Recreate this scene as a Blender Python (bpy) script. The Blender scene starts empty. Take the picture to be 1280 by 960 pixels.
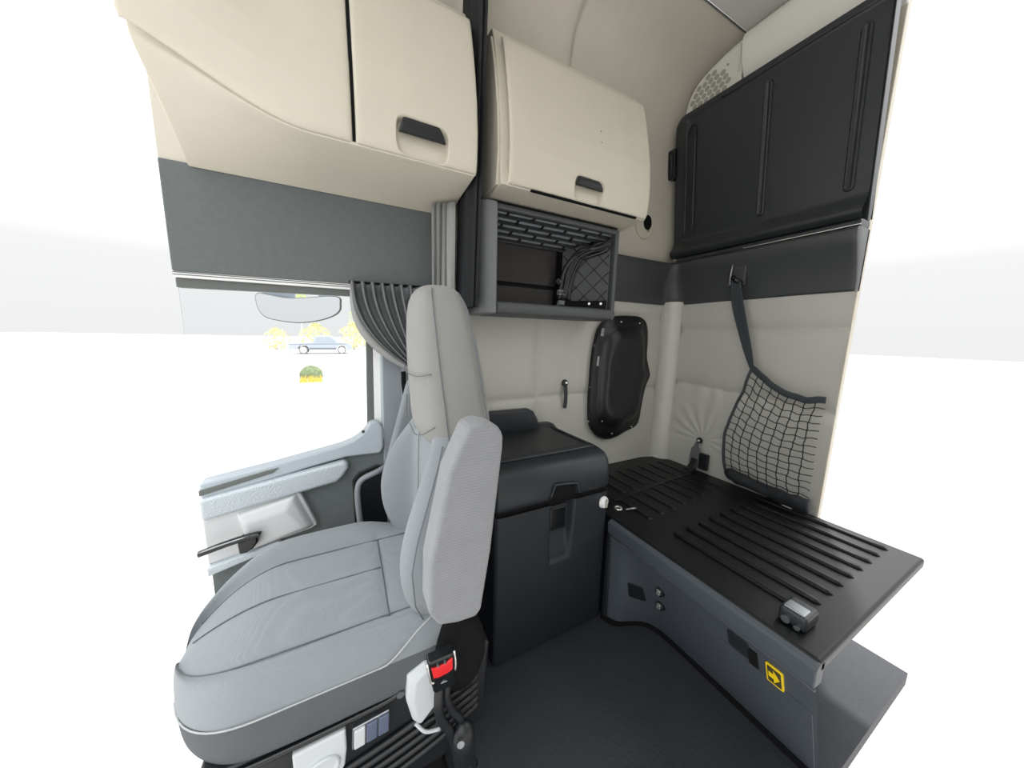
import bpy, bmesh, math, random
from mathutils import Vector, Matrix, noise
random.seed(7)
S = bpy.context.scene
COL = S.collection

# ------------------------------------------------------------------ materials
def lin(c):
    c = c / 255.0
    return c / 12.92 if c <= 0.04045 else ((c + 0.055) / 1.055) ** 2.4

def mat(name, rgb, rough=0.5, metal=0.0, spec=0.5, bump=None, var=0.0, var_scale=6.0, coat=0.0, stretch=None, sheen=0.0):
    """procedural principled material; rgb in sRGB 0-255; bump = (scale, strength, kind)"""
    m = bpy.data.materials.new(name)
    m.use_nodes = True
    nt = m.node_tree
    b = nt.nodes['Principled BSDF']
    c = (lin(rgb[0]), lin(rgb[1]), lin(rgb[2]), 1)
    b.inputs['Base Color'].default_value = c
    b.inputs['Roughness'].default_value = rough
    b.inputs['Metallic'].default_value = metal
    b.inputs['Specular IOR Level'].default_value = spec
    b.inputs['Coat Weight'].default_value = coat
    b.inputs['Sheen Weight'].default_value = sheen
    tc = nt.nodes.new('ShaderNodeTexCoord')
    src = tc.outputs['Object']
    if stretch:
        mp = nt.nodes.new('ShaderNodeMapping')
        mp.inputs['Scale'].default_value = stretch
        nt.links.new(src, mp.inputs['Vector'])
        src = mp.outputs['Vector']
    if var > 0:
        n = nt.nodes.new('ShaderNodeTexNoise')
        n.inputs['Scale'].default_value = var_scale
        n.inputs['Detail'].default_value = 6
        n.inputs['Roughness'].default_value = 0.65
        nt.links.new(tc.outputs['Object'], n.inputs['Vector'])
        r = nt.nodes.new('ShaderNodeValToRGB')
        r.color_ramp.elements[0].position = 0.3
        r.color_ramp.elements[1].position = 0.7
        r.color_ramp.elements[0].color = tuple(x * (1 - var) for x in c[:3]) + (1,)
        r.color_ramp.elements[1].color = tuple(min(1, x * (1 + var)) for x in c[:3]) + (1,)
        nt.links.new(n.outputs['Fac'], r.inputs['Fac'])
        nt.links.new(r.outputs['Color'], b.inputs['Base Color'])
    if bump:
        sc, st, kind = bump
        if kind == 'noise':
            n = nt.nodes.new('ShaderNodeTexNoise')
            n.inputs['Scale'].default_value = sc
            n.inputs['Detail'].default_value = 4
            out = n.outputs['Fac']
        elif kind == 'voronoi':
            n = nt.nodes.new('ShaderNodeTexVoronoi')
            n.inputs['Scale'].default_value = sc
            out = n.outputs['Distance']
        elif kind == 'rib':
            n = nt.nodes.new('ShaderNodeTexWave')
            n.bands_direction = 'Z'
            n.inputs['Scale'].default_value = sc
            n.inputs['Distortion'].default_value = 1.5
            n.inputs['Detail Scale'].default_value = 3.0
            out = n.outputs['Fac']
        else:  # 'weave': two crossed fine waves
            n = nt.nodes.new('ShaderNodeTexWave')
            n.bands_direction = 'Z'
            n.inputs['Scale'].default_value = sc
            n.inputs['Distortion'].default_value = 0.6
            n2 = nt.nodes.new('ShaderNodeTexWave')
            n2.bands_direction = 'Y'
            n2.inputs['Scale'].default_value = sc
            n2.inputs['Distortion'].default_value = 0.6
            nt.links.new(src, n2.inputs['Vector'])
            mx = nt.nodes.new('ShaderNodeMath')
            mx.operation = 'MULTIPLY'
            nt.links.new(n.outputs['Fac'], mx.inputs[0])
            nt.links.new(n2.outputs['Fac'], mx.inputs[1])
            out = mx.outputs[0]
        nt.links.new(src, n.inputs['Vector'])
        bp = nt.nodes.new('ShaderNodeBump')
        bp.inputs['Strength'].default_value = st
        bp.inputs['Distance'].default_value = 0.01
        nt.links.new(out, bp.inputs['Height'])
        nt.links.new(bp.outputs['Normal'], b.inputs['Normal'])
    return m

M = {}
M['cream'] = mat('cream_plastic', (204, 198, 182), 0.45, bump=(260, 0.04, 'noise'), var=0.02)
M['cream_fabric'] = mat('cream_headliner', (201, 196, 184), 0.9, bump=(420, 0.12, 'noise'), var=0.03)
M['cream_light'] = mat('pale_headliner', (205, 205, 200), 0.85, bump=(420, 0.1, 'noise'))
M['white_plastic'] = mat('white_plastic', (222, 221, 214), 0.35)
M['grille_grey'] = mat('grille_grey', (165, 163, 155), 0.7)
M['felt'] = mat('dark_grey_felt', (102, 108, 108), 0.95, bump=(350, 0.25, 'noise'), var=0.06, var_scale=40)
M['vinyl'] = mat('grey_padded_vinyl', (190, 189, 182), 0.5, bump=(9, 0.18, 'noise'), var=0.03, var_scale=3, stretch=(1, 1, 2.2))
M['vinyl_trim'] = mat('pale_padded_vinyl', (206, 205, 198), 0.42, bump=(14, 0.22, 'noise'), stretch=(1, 1, 2.5))
M['black'] = mat('black_plastic', (24, 27, 30), 0.42, bump=(500, 0.08, 'noise'))
M['black_matte'] = mat('matte_black', (13, 14, 16), 0.8, spec=0.2)
M['black_gloss'] = mat('gloss_black', (16, 19, 21), 0.2)
M['bunk_black'] = mat('moulded_black_bunk', (11, 13, 15), 0.42, spec=0.35, bump=(300, 0.1, 'noise'))
M['panel_black'] = mat('charcoal_moulding', (42, 46, 49), 0.36, bump=(260, 0.12, 'noise'))
M['shelf'] = mat('charcoal_shelf', (62, 65, 66), 0.4, bump=(300, 0.1, 'noise'))
M['cabinet_dark'] = mat('blue_black_plastic', (31, 36, 41), 0.5, bump=(380, 0.15, 'noise'), var=0.04)
M['cabinet_lid'] = mat('blue_black_lid', (38, 43, 48), 0.42, bump=(380, 0.12, 'noise'))
M['fascia'] = mat('slate_plastic', (72, 79, 86), 0.5, bump=(280, 0.18, 'noise'), var=0.05, var_scale=4)
M['floor'] = mat('rubber_floor', (49, 52, 59), 0.6, bump=(90, 0.2, 'noise'), var=0.12, var_scale=5)
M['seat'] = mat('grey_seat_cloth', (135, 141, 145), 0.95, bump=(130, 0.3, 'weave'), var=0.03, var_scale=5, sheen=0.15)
M['seat_shaded'] = mat('shaded_seat_cloth', (88, 93, 97), 0.95, bump=(130, 0.3, 'weave'), var=0.04)  # the seat cloth again, darkened to stand for shade
M['head_cloth'] = mat('warm_grey_cloth', (140, 140, 137), 0.95, bump=(130, 0.3, 'weave'), var=0.03, var_scale=5, sheen=0.15)
M['arm_cloth'] = mat('woven_grey_cloth', (134, 136, 139), 0.95, bump=(44, 0.2, 'rib'), var=0.05, var_scale=14, sheen=0.15)
M['seam'] = mat('seam_thread', (104, 109, 113), 0.9)
M['seam_light'] = mat('pale_piping', (168, 171, 172), 0.8)
M['curtain'] = mat('slate_curtain', (104, 108, 109), 0.5, bump=(300, 0.1, 'noise'))
M['curtain_light'] = mat('pale_curtain', (150, 152, 150), 0.7, bump=(300, 0.1, 'noise'))
M['curtain_black'] = mat('black_curtain', (26, 29, 32), 0.85)
M['frame_grey'] = mat('cubby_grey_plastic', (122, 125, 127), 0.5, bump=(420, 0.15, 'noise'))
M['frame_dark'] = mat('cubby_dark_plastic', (78, 81, 83), 0.5, bump=(420, 0.15, 'noise'))
M['cubby_in'] = mat('cubby_inside', (58, 61, 64), 0.5, bump=(150, 0.1, 'noise'))
M['cubby_board'] = mat('brown_black_board', (38, 34, 32), 0.6, bump=(60, 0.2, 'noise'), var=0.2, var_scale=20)
M['cable'] = mat('black_cable', (30, 32, 36), 0.3)
M['leather'] = mat('black_leatherette', (22, 24, 26), 0.35, bump=(12, 0.25, 'noise'))
M['stud'] = mat('bright_metal', (225, 225, 222), 0.25, metal=0.8)
M['steel'] = mat('brushed_steel', (150, 155, 158), 0.3, metal=0.9)
M['sill'] = mat('pale_door_plastic', (176, 186, 193), 0.5, bump=(400, 0.1, 'noise'))
M['silver'] = mat('silver_trim', (186, 195, 201), 0.38, metal=0.15, bump=(160, 0.25, 'voronoi'))
M['door_light'] = mat('door_light_grey', (203, 206, 207), 0.55, bump=(400, 0.1, 'noise'))
M['pillar'] = mat('pillar_grey', (138, 144, 150), 0.6, bump=(350, 0.12, 'noise'))
M['strip'] = mat('rubber_weatherstrip', (98, 103, 100), 0.6)
M['white_paint'] = mat('white_paint', (240, 241, 240), 0.35)
M['red'] = mat('red_button', (222, 28, 34), 0.35)
M['yellow'] = mat('yellow_sticker', (250, 215, 20), 0.5)
M['sticker_dark'] = mat('sticker_dark', (70, 66, 40), 0.5)
M['switch_blue'] = mat('blue_grey_switch', (88, 97, 118), 0.45)
M['lever'] = mat('pale_grey_lever', (196, 201, 203), 0.45)
M['net'] = mat('black_netting', (30, 34, 38), 0.8)
M['webbing'] = mat('charcoal_webbing', (62, 68, 72), 0.85, bump=(220, 0.4, 'weave'))
M['gravel'] = mat('pale_gravel', (202, 199, 196), 0.95, bump=(3, 0.2, 'noise'), var=0.05, var_scale=1.2)
M['truck'] = mat('blue_grey_paint', (178, 188, 200), 0.35)
M['truck_glass'] = mat('tinted_glass', (170, 180, 188), 0.15)
M['truck_wheel'] = mat('alloy_wheel', (225, 228, 230), 0.4)
M['tyre'] = mat('grey_tyre', (120, 122, 126), 0.8)  # one even mid grey for tyres and side trim
M['leaf_yellow'] = mat('yellow_leaves', (238, 228, 176), 0.8, var=0.25, var_scale=2)
M['leaf_green'] = mat('green_leaves', (204, 220, 140), 0.8, var=0.25, var_scale=2)
M['bark'] = mat('pale_bark', (214, 208, 196), 0.9)
M['bush'] = mat('grey_green_bush', (120, 134, 96), 0.9, var=0.4, var_scale=8)
M['grass_dry'] = mat('dry_yellow_grass', (226, 196, 88), 0.9)
M['mirror'] = mat('mirror_glass', (240, 242, 244), 0.02, metal=1.0)
M['mirror_shell'] = mat('mirror_housing', (160, 170, 182), 0.4)

def glass_mat():
    m = bpy.data.materials.new('window_glass')
    m.use_nodes = True
    nt = m.node_tree
    nt.nodes.clear()
    o = nt.nodes.new('ShaderNodeOutputMaterial')
    mix = nt.nodes.new('ShaderNodeMixShader')
    t = nt.nodes.new('ShaderNodeBsdfTransparent')
    t.inputs['Color'].default_value = (0.97, 0.98, 0.98, 1)
    g = nt.nodes.new('ShaderNodeBsdfGlossy')
    g.inputs['Roughness'].default_value = 0.01
    f = nt.nodes.new('ShaderNodeFresnel')
    f.inputs['IOR'].default_value = 1.3
    nt.links.new(f.outputs['Fac'], mix.inputs['Fac'])
    nt.links.new(t.outputs['BSDF'], mix.inputs[1])
    nt.links.new(g.outputs['BSDF'], mix.inputs[2])
    nt.links.new(mix.outputs['Shader'], o.inputs['Surface'])
    return m
M['glass'] = glass_mat()

# ------------------------------------------------------------------ builders
OFF = {}          # object name -> world offset of its local frame

def link(o, parent=None):
    COL.objects.link(o)
    if parent is not None:
        o.parent = parent
        OFF[o.name] = OFF[parent.name]
    return o

def thing(name, label, cat, loc, group=None):
    o = bpy.data.objects.new(name, None)
    o.empty_display_size = 0.05
    COL.objects.link(o)
    o.location = loc
    OFF[o.name] = Vector(loc)
    o['label'] = label
    o['category'] = cat
    if group:
        o['group'] = group
    return o

def tag(o, label, cat, group=None):
    o['label'] = label
    o['category'] = cat
    if group:
        o['group'] = group
    return o

def struct(o):
    o['kind'] = 'structure'
    return o

def emit(name, bm, m, parent=None, smooth=False, bevel=0.0, seg=2, subsurf=0, loc=None, solid=0.0, angle=40):
    """bm is in world coordinates; the object gets an origin at its parent's base (or loc)"""
    bmesh.ops.recalc_face_normals(bm, faces=bm.faces[:])
    if parent is not None:
        off = OFF[parent.name]
    elif loc is not None:
        off = Vector(loc)
    else:
        lo = [min(v.co[i] for v in bm.verts) for i in range(3)]
        hi = [max(v.co[i] for v in bm.verts) for i in range(3)]
        off = Vector(((lo[0] + hi[0]) / 2, (lo[1] + hi[1]) / 2, lo[2]))
    for v in bm.verts:
        v.co -= off
    me = bpy.data.meshes.new(name)
    bm.to_mesh(me)
    bm.free()
    o = bpy.data.objects.new(name, me)
    if isinstance(m, (list, tuple)):
        for k in m:
            me.materials.append(k)
    else:
        me.materials.append(m)
    if smooth:
        for p in me.polygons:
            p.use_smooth = True
    link(o, parent)
    if parent is None:
        o.location = off
        OFF[o.name] = off
    if solid:
        md = o.modifiers.new('solid', 'SOLIDIFY')
        md.thickness = solid
        md.offset = -1
    if bevel:
        md = o.modifiers.new('bevel', 'BEVEL')
        md.width = bevel
        md.segments = seg
        md.limit_method = 'ANGLE'
        md.angle_limit = math.radians(angle)
        md.harden_normals = False
        for p in me.polygons:
            p.use_smooth = True
        # keep big flats flat
        wn = o.modifiers.new('wn', 'WEIGHTED_NORMAL')
        wn.keep_sharp = False
    if subsurf:
        md = o.modifiers.new('sub', 'SUBSURF')
        md.levels = subsurf
        md.render_levels = subsurf
        for p in me.polygons:
            p.use_smooth = True
    return o

def NB():
    return bmesh.new()

def a_box(bm, x0, x1, y0, y1, z0, z1):
    vs = [bm.verts.new((x, y, z)) for x in (x0, x1) for y in (y0, y1) for z in (z0, z1)]
    for f in ((0, 1, 3, 2), (4, 6, 7, 5), (0, 4, 5, 1), (2, 3, 7, 6), (0, 2, 6, 4), (1, 5, 7, 3)):
        bm.faces.new([vs[i] for i in f])
    return vs

def a_prism(bm, pts, axis, a0, a1):
    """pts: 2-D polygon in the two other axes (in xyz order); extruded along axis a0..a1"""
    def mk(p, a):
        if axis == 0: return (a, p[0], p[1])
        if axis == 1: return (p[0], a, p[1])
        return (p[0], p[1], a)
    A = [bm.verts.new(mk(p, a0)) for p in pts]
    B = [bm.verts.new(mk(p, a1)) for p in pts]
    bm.faces.new(A)
    bm.faces.new(B[::-1])
    n = len(pts)
    for i in range(n):
        bm.faces.new((A[i], A[(i + 1) % n], B[(i + 1) % n], B[i]))
    return A + B

def a_loft(bm, rings, cap=True, closed=True):
    V = [[bm.verts.new(p) for p in r] for r in rings]
    n = len(rings[0])
    for i in range(len(V) - 1):
        for j in range(n if closed else n - 1):
            k = (j + 1) % n
            bm.faces.new((V[i][j], V[i][k], V[i + 1][k], V[i + 1][j]))
    if cap and closed:
        bm.faces.new(V[0])
        bm.faces.new(V[-1][::-1])
    return V

def a_grid(bm, fn, nu, nv):
    V = [[bm.verts.new(fn(i / nu, j / nv)) for j in range(nv + 1)] for i in range(nu + 1)]
    for i in range(nu):
        for j in range(nv):
            bm.faces.new((V[i][j], V[i + 1][j], V[i + 1][j + 1], V[i][j + 1]))
    return V

def catmull(pts, n=8):
    pts = [Vector(p) for p in pts]
    if len(pts) < 3:
        return pts
    out = []
    P = [pts[0] * 2 - pts[1]] + pts + [pts[-1] * 2 - pts[-2]]
    for i in range(1, len(P) - 2):
        p0, p1, p2, p3 = P[i - 1], P[i], P[i + 1], P[i + 2]
        for k in range(n):
            t = k / n
            out.append(0.5 * ((2 * p1) + (p2 - p0) * t + (2 * p0 - 5 * p1 + 4 * p2 - p3) * t * t + (3 * p1 - p0 - 3 * p2 + p3) * t ** 3))
    out.append(pts[-1])
    return out

def a_tube(bm, pts, r, seg=8, smooth_n=0, flat=None, up=None):
    """tube along pts; flat=(a,b) makes an elliptical section"""
    if smooth_n:
        pts = catmull(pts, smooth_n)
    pts = [Vector(p) for p in pts]
    rings = []
    prev = None
    for i, p in enumerate(pts):
        d = (pts[min(i + 1, len(pts) - 1)] - pts[max(i - 1, 0)]).normalized()
        if prev is None:
            ref = Vector(up) if up else (Vector((0, 0, 1)) if abs(d.z) < 0.9 else Vector((1, 0, 0)))
            a = d.cross(ref).normalized()
        else:
            a = (prev - d * prev.dot(d)).normalized()
        prev = a
        b = d.cross(a)
        ra, rb = flat if flat else (r, r)
        if callable(r):
            ra = rb = r(i / max(1, len(pts) - 1))
        rings.append([p + a * (ra * math.cos(2 * math.pi * k / seg)) + b * (rb * math.sin(2 * math.pi * k / seg)) for k in range(seg)])
    a_loft(bm, rings)

def a_disc(bm, c, n, r, h, seg=20, r2=None):
    """short cylinder centred at c, along n"""
    n = Vector(n).normalized()
    a = n.orthogonal().normalized()
    b = n.cross(a)
    c = Vector(c)
    r2 = r if r2 is None else r2
    rings = []
    for rr, t in ((r, -h / 2), (r2, h / 2)):
        rings.append([c + n * t + a * (rr * math.cos(2 * math.pi * k / seg)) + b * (rr * math.sin(2 * math.pi * k / seg)) for k in range(seg)])
    a_loft(bm, rings)

def rrect(x0, x1, y0, y1, r, n=5):
    pts = []
    for cx, cy, a0 in ((x1 - r, y1 - r, 0), (x0 + r, y1 - r, 90), (x0 + r, y0 + r, 180), (x1 - r, y0 + r, 270)):
        for k in range(n + 1):
            a = math.radians(a0 + 90 * k / n)
            pts.append((cx + r * math.cos(a), cy + r * math.sin(a)))
    return pts

def sstep(a, b, x):
    t = max(0.0, min(1.0, (x - a) / (b - a)))
    return t * t * (3 - 2 * t)

def interp(tab, x):
    """piecewise smooth table lookup [(x, v...)]"""
    if x <= tab[0][0]:
        return tab[0][1:]
    for p, q in zip(tab, tab[1:]):
        if x <= q[0]:
            t = (x - p[0]) / (q[0] - p[0])
            return tuple(a + (b - a) * t for a, b in zip(p[1:], q[1:]))
    return tab[-1][1:]

def obox(name, m, parent, x0, x1, y0, y1, z0, z1, bevel=0.004, seg=2, **k):
    bm = NB()
    a_box(bm, x0, x1, y0, y1, z0, z1)
    return emit(name, bm, m, parent, bevel=bevel, seg=seg, **k)

def oprism(name, m, parent, pts, axis, a0, a1, bevel=0.004, seg=2, **k):
    bm = NB()
    a_prism(bm, pts, axis, a0, a1)
    return emit(name, bm, m, parent, bevel=bevel, seg=seg, **k)

def otube(name, m, parent, pts, r, seg=8, n=6, flat=None, up=None, **k):
    bm = NB()
    a_tube(bm, pts, r, seg, n, flat, up)
    return emit(name, bm, m, parent, smooth=True, **k)

YF = -2.84      # where the built part of the cab ends towards the windscreen
YR = -0.14      # rear wall of the sleeper
XE = 1.0        # where the built part of the rear wall ends

# ------------------------------------------------------------------ setting
bm = NB()
a_prism(bm, [(-0.03, YF), (1.38, YF + 0.35), (1.38, YR), (-0.03, YR)], 2, -0.06, 0.0)
struct(emit('floor', bm, M['floor']))

# driver-side upper shell with its cove, and headliner
def cove_profile():
    return [(0.0, 2.0), (0.0, 2.4), (0.0, 2.75), (0.0, 2.9), (0.008, 2.98), (0.03, 3.05), (0.075, 3.11), (0.14, 3.15), (0.24, 3.175), (0.362, 3.19)]
prof = cove_profile()
ys = [YF + (YR - YF) * i / 60 for i in range(61)] + [-1.15, -1.13, -1.11]
ys.sort()
def shell(name, pr):
    bm = NB()
    V = []
    for y in ys:
        s_ = sstep(-1.17, -1.10, y)
        bulge = 0.03 * (1 - s_)
        pulled = -0.016 * math.exp(-((y + 1.13) / 0.014) ** 2)
        row = []
        for (x, z) in pr:
            w_ = sstep(2.66, 2.9, z)
            row.append(bm.verts.new((x + (bulge + pulled) * w_, y, z - (bulge + pulled) * 0.6 * sstep(2.95, 3.15, z))))
        V.append(row)
    for i in range(len(V) - 1):
        for j in range(len(pr) - 1):
            bm.faces.new((V[i][j], V[i + 1][j], V[i + 1][j + 1], V[i][j + 1]))
    return struct(emit(name, bm, M['cream_fabric'], smooth=True))
shell('wall_left', [(0.0, 1.68)] + prof[1:3])
shell('ceiling', prof[2:])
o = obox('ceiling', M['cream_light'], None, 0.368, 2.15, YF, YR, 3.185, 3.23, 0.008)
struct(o)
# dark welt where headliner meets the cove
struct(otube('trim_1', M['frame_grey'], None, [(0.364, YF, 3.188), (0.364, YR, 3.188)], 0.005, 6, 0))

# felt panel over the door
bm = NB()
a_prism(bm, [(YF, 1.655), (-1.79, 1.665), (-1.79, 2.03), (YF, 2.03)], 0, -0.04, 0.010)
struct(emit('wall_left', bm, M['felt'], bevel=0.006))
# padded vinyl on the driver side behind the seat
def pad(y0, y1, z0, z1, zs, ys_, puff, x0=0.0):
    def fn(u, v):
        y = y0 + (y1 - y0) * u
        z = z0 + (z1 - z0) * v
        d = min([abs(z - q - 0.012 * (y + 1)) for q in zs] + [abs(y - q) for q in ys_])
        h = puff * (1 - math.exp(-d / 0.035))
        h += 0.005 * noise.noise(Vector((y * 3.1, z * 4.3, 0.3))) + 0.002 * noise.noise(Vector((y * 14, z * 9, 1.3)))
        return (x0 + 0.004 + h, y, z)
    return fn
bm = NB()
a_grid(bm, pad(-1.80, YR, 0.3, 1.70, (1.085, 1.60), (-1.28,), 0.018), 150, 130)
struct(emit('wall_left', bm, M['vinyl'], smooth=True))
struct(obox('wall_left', M['vinyl'], None, -0.05, -0.002, -1.80, YR, 0.0, 1.70, 0.0))
# rear wall, padded part with wrinkled seams
def rpad(u, v):
    x = -0.02 + (XE + 0.02) * u
    z = 0.3 + (1.70 - 0.3) * v
    s1 = 1.15 - 0.05 * (x - 0.05)
    d = min(abs(z - s1), abs(z - 1.52))
    h = 0.026 * (1 - math.exp(-d / 0.04))
    # gathers that fan out from the strap bracket and hang below the seam
    a = math.atan2(z - 0.78, x - 0.37)
    r = math.hypot(x - 0.37, z - 0.78)
    h += 0.0038 * math.sin(a * 15 + 2 * noise.noise(Vector((x * 5, z * 5, 0)))) * math.exp(-((r - 0.15) / 0.12) ** 2) * (1 if z > 0.74 else 0.3)
    h += 0.0042 * math.sin(x * 48 + 3 * noise.noise(Vector((x * 4, z * 3, 2)))) * math.exp(-max(0, s1 - z) / 0.07) * (1 if z < s1 else 0.0)
    h += 0.0022 * math.sin(x * 40 + 3 * noise.noise(Vector((x * 4, z * 3, 5)))) * math.exp(-abs(z - s1 - 0.02) / 0.06) * (1 if z > s1 else 0)
    h += 0.006 * noise.noise(Vector((x * 3.3, z * 4, 4)))
    return (x, YR - h, z)
bm = NB()
a_grid(bm, rpad, 170, 170)
struct(emit('wall_rear', bm, M['vinyl'], smooth=True))
# corner bolster
bm = NB()
a_grid(bm, lambda u, v: (0.012 + (0.115 + 0.03 * math.sin(math.pi * u) * 1.0) * math.cos(u * math.pi / 2) + 0.004 * noise.noise(Vector((u * 4, v * 11, 3))) + 0.003 * math.sin(v * 40 + u * 3) * math.sin(math.pi * u),
                         YR - 0.012 - (0.085 + 0.03 * math.sin(math.pi * u)) * math.sin(u * math.pi / 2) + 0.004 * noise.noise(Vector((u * 4, v * 9, 8))),
                         0.45 + 1.26 * v), 14, 70)
o = emit('wall_rear', bm, M['vinyl_trim'], smooth=True)
struct(o)
# unseen passenger-side sleeper wall, added to darken the driver side; passenger door stands open
bm = NB()
a_box(bm, 2.15, 2.19, -2.05, YR, -0.06, 3.2)
struct(emit('wall_right_unseen', bm, M['vinyl']))
# rear wall above the shelf
bm = NB()
a_box(bm, -0.03, XE, YR, YR + 0.04, 0.0, 3.2)
struct(emit('wall_rear', bm, M['cream'], bevel=0.004))
# moulded cream roll along the top of the rear wall
bm = NB()
pr = [(YR - 0.005, 2.86)] + [(YR - 0.03 - 0.075 * math.sin(math.radians(a)), 3.02 + 0.11 * math.sin(math.radians(a - 55)) / 0.82) for a in range(0, 151, 15)] + [(YR - 0.05, 3.16), (YR - 0.055, 3.18), (YR + 0.01, 3.186), (YR + 0.01, 2.86)]
a_prism(bm, pr, 0, 0.385, XE)
struct(emit('trim_2', bm, M['white_plastic'], bevel=0.012, seg=3))

# dark shelf moulding that wraps the rear corner under the upper bunk
def shelf_path(t):
    # along the driver wall, round the corner, along the rear wall: returns x, y, inward normal
    r = 0.16
    L1 = 0.95 - 0.14 - r
    La = r * math.pi / 2
    L2 = XE - r
    s = t * (L1 + La + L2)
    if s < L1:
        return (0.0, -0.95 + s, 1.0, 0.0)
    if s < L1 + La:
        a = (s - L1) / r
        return (r - r * math.cos(a), YR - r + r * math.sin(a), math.cos(a), -math.sin(a))
    return (r + s - L1 - La, YR, 0.0, -1.0)
shelf_prof = [(-0.02, 1.69), (0.028, 1.692), (0.036, 1.70), (0.038, 1.74), (0.05, 1.82), (0.075, 1.89), (0.09, 1.925), (0.092, 1.955), (0.08, 1.968), (0.05, 1.972), (-0.02, 1.972)]
bm = NB()
rings = []
for i in range(90):
    x, y, nx, ny = shelf_path(i / 89)
    k = 1 + 0.28 * sstep(0.3, 0.52, i / 89)
    rings.append([(x + nx * o_ * (k if o_ > 0.04 else 1), y + ny * o_ * (k if o_ > 0.04 else 1), z) for o_, z in shelf_prof])
a_loft(bm, rings)
o = emit('trim_3', bm, M['shelf'], smooth=True)
md = o.modifiers.new('b', 'BEVEL'); md.width = 0.003; md.segments = 2
struct(o)

# B-pillar and door aperture
bm = NB()
a_prism(bm, [(-2.168, 0.0), (-1.77, 0.0), (-1.77, 1.68), (-2.145, 1.68)], 0, -0.05, 0.008)
struct(emit('trim_4', bm, M['pillar'], bevel=0.01))
bm = NB()
a_prism(bm, [(-2.075, 0.3), (-1.85, 0.3), (-1.85, 1.66), (-2.055, 1.66)], 0, -0.02, 0.035)
struct(emit('trim_5', bm, M['pillar'], bevel=0.015, seg=3))

# ------------------------------------------------------------------ driver door
door = thing('door_1', 'grey driver door with armrest and window', 'door', (0.0, -2.5, 0.0))
del door['label']; del door['category']
struct(door)
sill = [(YF, 0.845), (-2.62, 0.880), (-2.425, 0.916), (-2.342, 0.932), (-2.291, 0.949), (-2.262, 0.966), (-2.240, 0.985), (-2.224, 1.008), (-2.214, 1.03)]
oprism('door_panel', M['felt'], door, [(YF, 0.02), (-2.150, 0.02), (-2.150, 0.94), (-2.25, 0.92)] + [(y, z - 0.03) for y, z in sill[::-1][1:]], 0, -0.06, 0.0, 0.01)
top = sill + [(-2.19, 1.035), (-2.168, 1.025), (-2.158, 1.0), (-2.155, 0.99), (-2.155, 0.9)]
low = [(-2.17, 0.868), (-2.32, 0.872), (-2.45, 0.85), (-2.62, 0.815), (YF, 0.775)]
oprism('window_sill', M['sill'], door, top + low, 0, -0.05, 0.022, 0.012, 3)
oprism('sill_slot', M['strip'], door, [(YF, 0.818), (-2.62, 0.862), (-2.575, 0.868), (-2.60, 0.848), (YF, 0.795)], 0, 0.015, 0.028, 0.003)
oprism('silver_trim', M['silver'], door, [(YF, 0.785), (-2.6, 0.823), (-2.335, 0.862), (-2.31, 0.852), (-2.312, 0.825), (-2.335, 0.79), (-2.365, 0.765), (-2.6, 0.73), (YF, 0.692)], 0, -0.01, 0.045, 0.016, 3)
oprism('armrest_panel', M['door_light'], door, [(YF, 0.70), (-2.51, 0.748), (-2.452, 0.572), (-2.475, 0.558), (-2.62, 0.532), (YF, 0.495)], 0, -0.01, 0.026, 0.006)
bm = NB()
a_loft(bm, [[(0.02, -2.735, 0.70), (0.02, -2.52, 0.742), (0.02, -2.462, 0.575), (0.02, -2.70, 0.527)],
            [(0.05, -2.725, 0.692), (0.05, -2.535, 0.73), (0.05, -2.478, 0.578), (0.05, -2.695, 0.533)],
            [(0.064, -2.70, 0.66), (0.064, -2.56, 0.685), (0.064, -2.50, 0.59), (0.064, -2.68, 0.548)]])
emit('armrest_pad', bm, M['door_light'], door, bevel=0.016, seg=4, angle=15)
hd = otube('pull_handle', M['black_gloss'], door, [(0.09, YF, 0.588), (0.09, -2.76, 0.606), (0.09, -2.69, 0.617), (0.09, -2.655, 0.618), (0.09, -2.648, 0.616)], 0.015, 10, 5, flat=(0.017, 0.012), up=(0, 0, 1))
oprism('handle_bracket', M['black_gloss'], hd, [(-2.725, 0.600), (-2.655, 0.615), (-2.658, 0.585), (-2.675, 0.560), (-2.70, 0.548), (-2.722, 0.546)], 0, 0.026, 0.092, 0.008, 3)
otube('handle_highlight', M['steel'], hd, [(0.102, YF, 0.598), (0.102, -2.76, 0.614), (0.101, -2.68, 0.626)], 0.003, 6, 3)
oprism('lower_ledge', M['silver'], door, [(YF, 0.495), (-2.6, 0.543), (-2.585, 0.535), (-2.6, 0.515), (YF, 0.455)], 0, -0.01, 0.05, 0.008)
oprism('pocket', M['black_matte'], door, [(YF, 0.35), (-2.45, 0.38), (-2.42, 0.12), (YF, 0.08)], 0, -0.01, 0.03, 0.01)
bm = NB()
a_disc(bm, (0.002, -2.232, 1.0), (0, 0, 1), 0.0045, 0.026, 10)
a_disc(bm, (0.002, -2.232, 1.014), (0, 0, 1), 0.007, 0.010, 10)
for v in bm.verts:
    v.co += Vector((0.012, -0.01, -0.028))
emit('lock_button', bm, M['black_gloss'], door, smooth=False)
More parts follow.
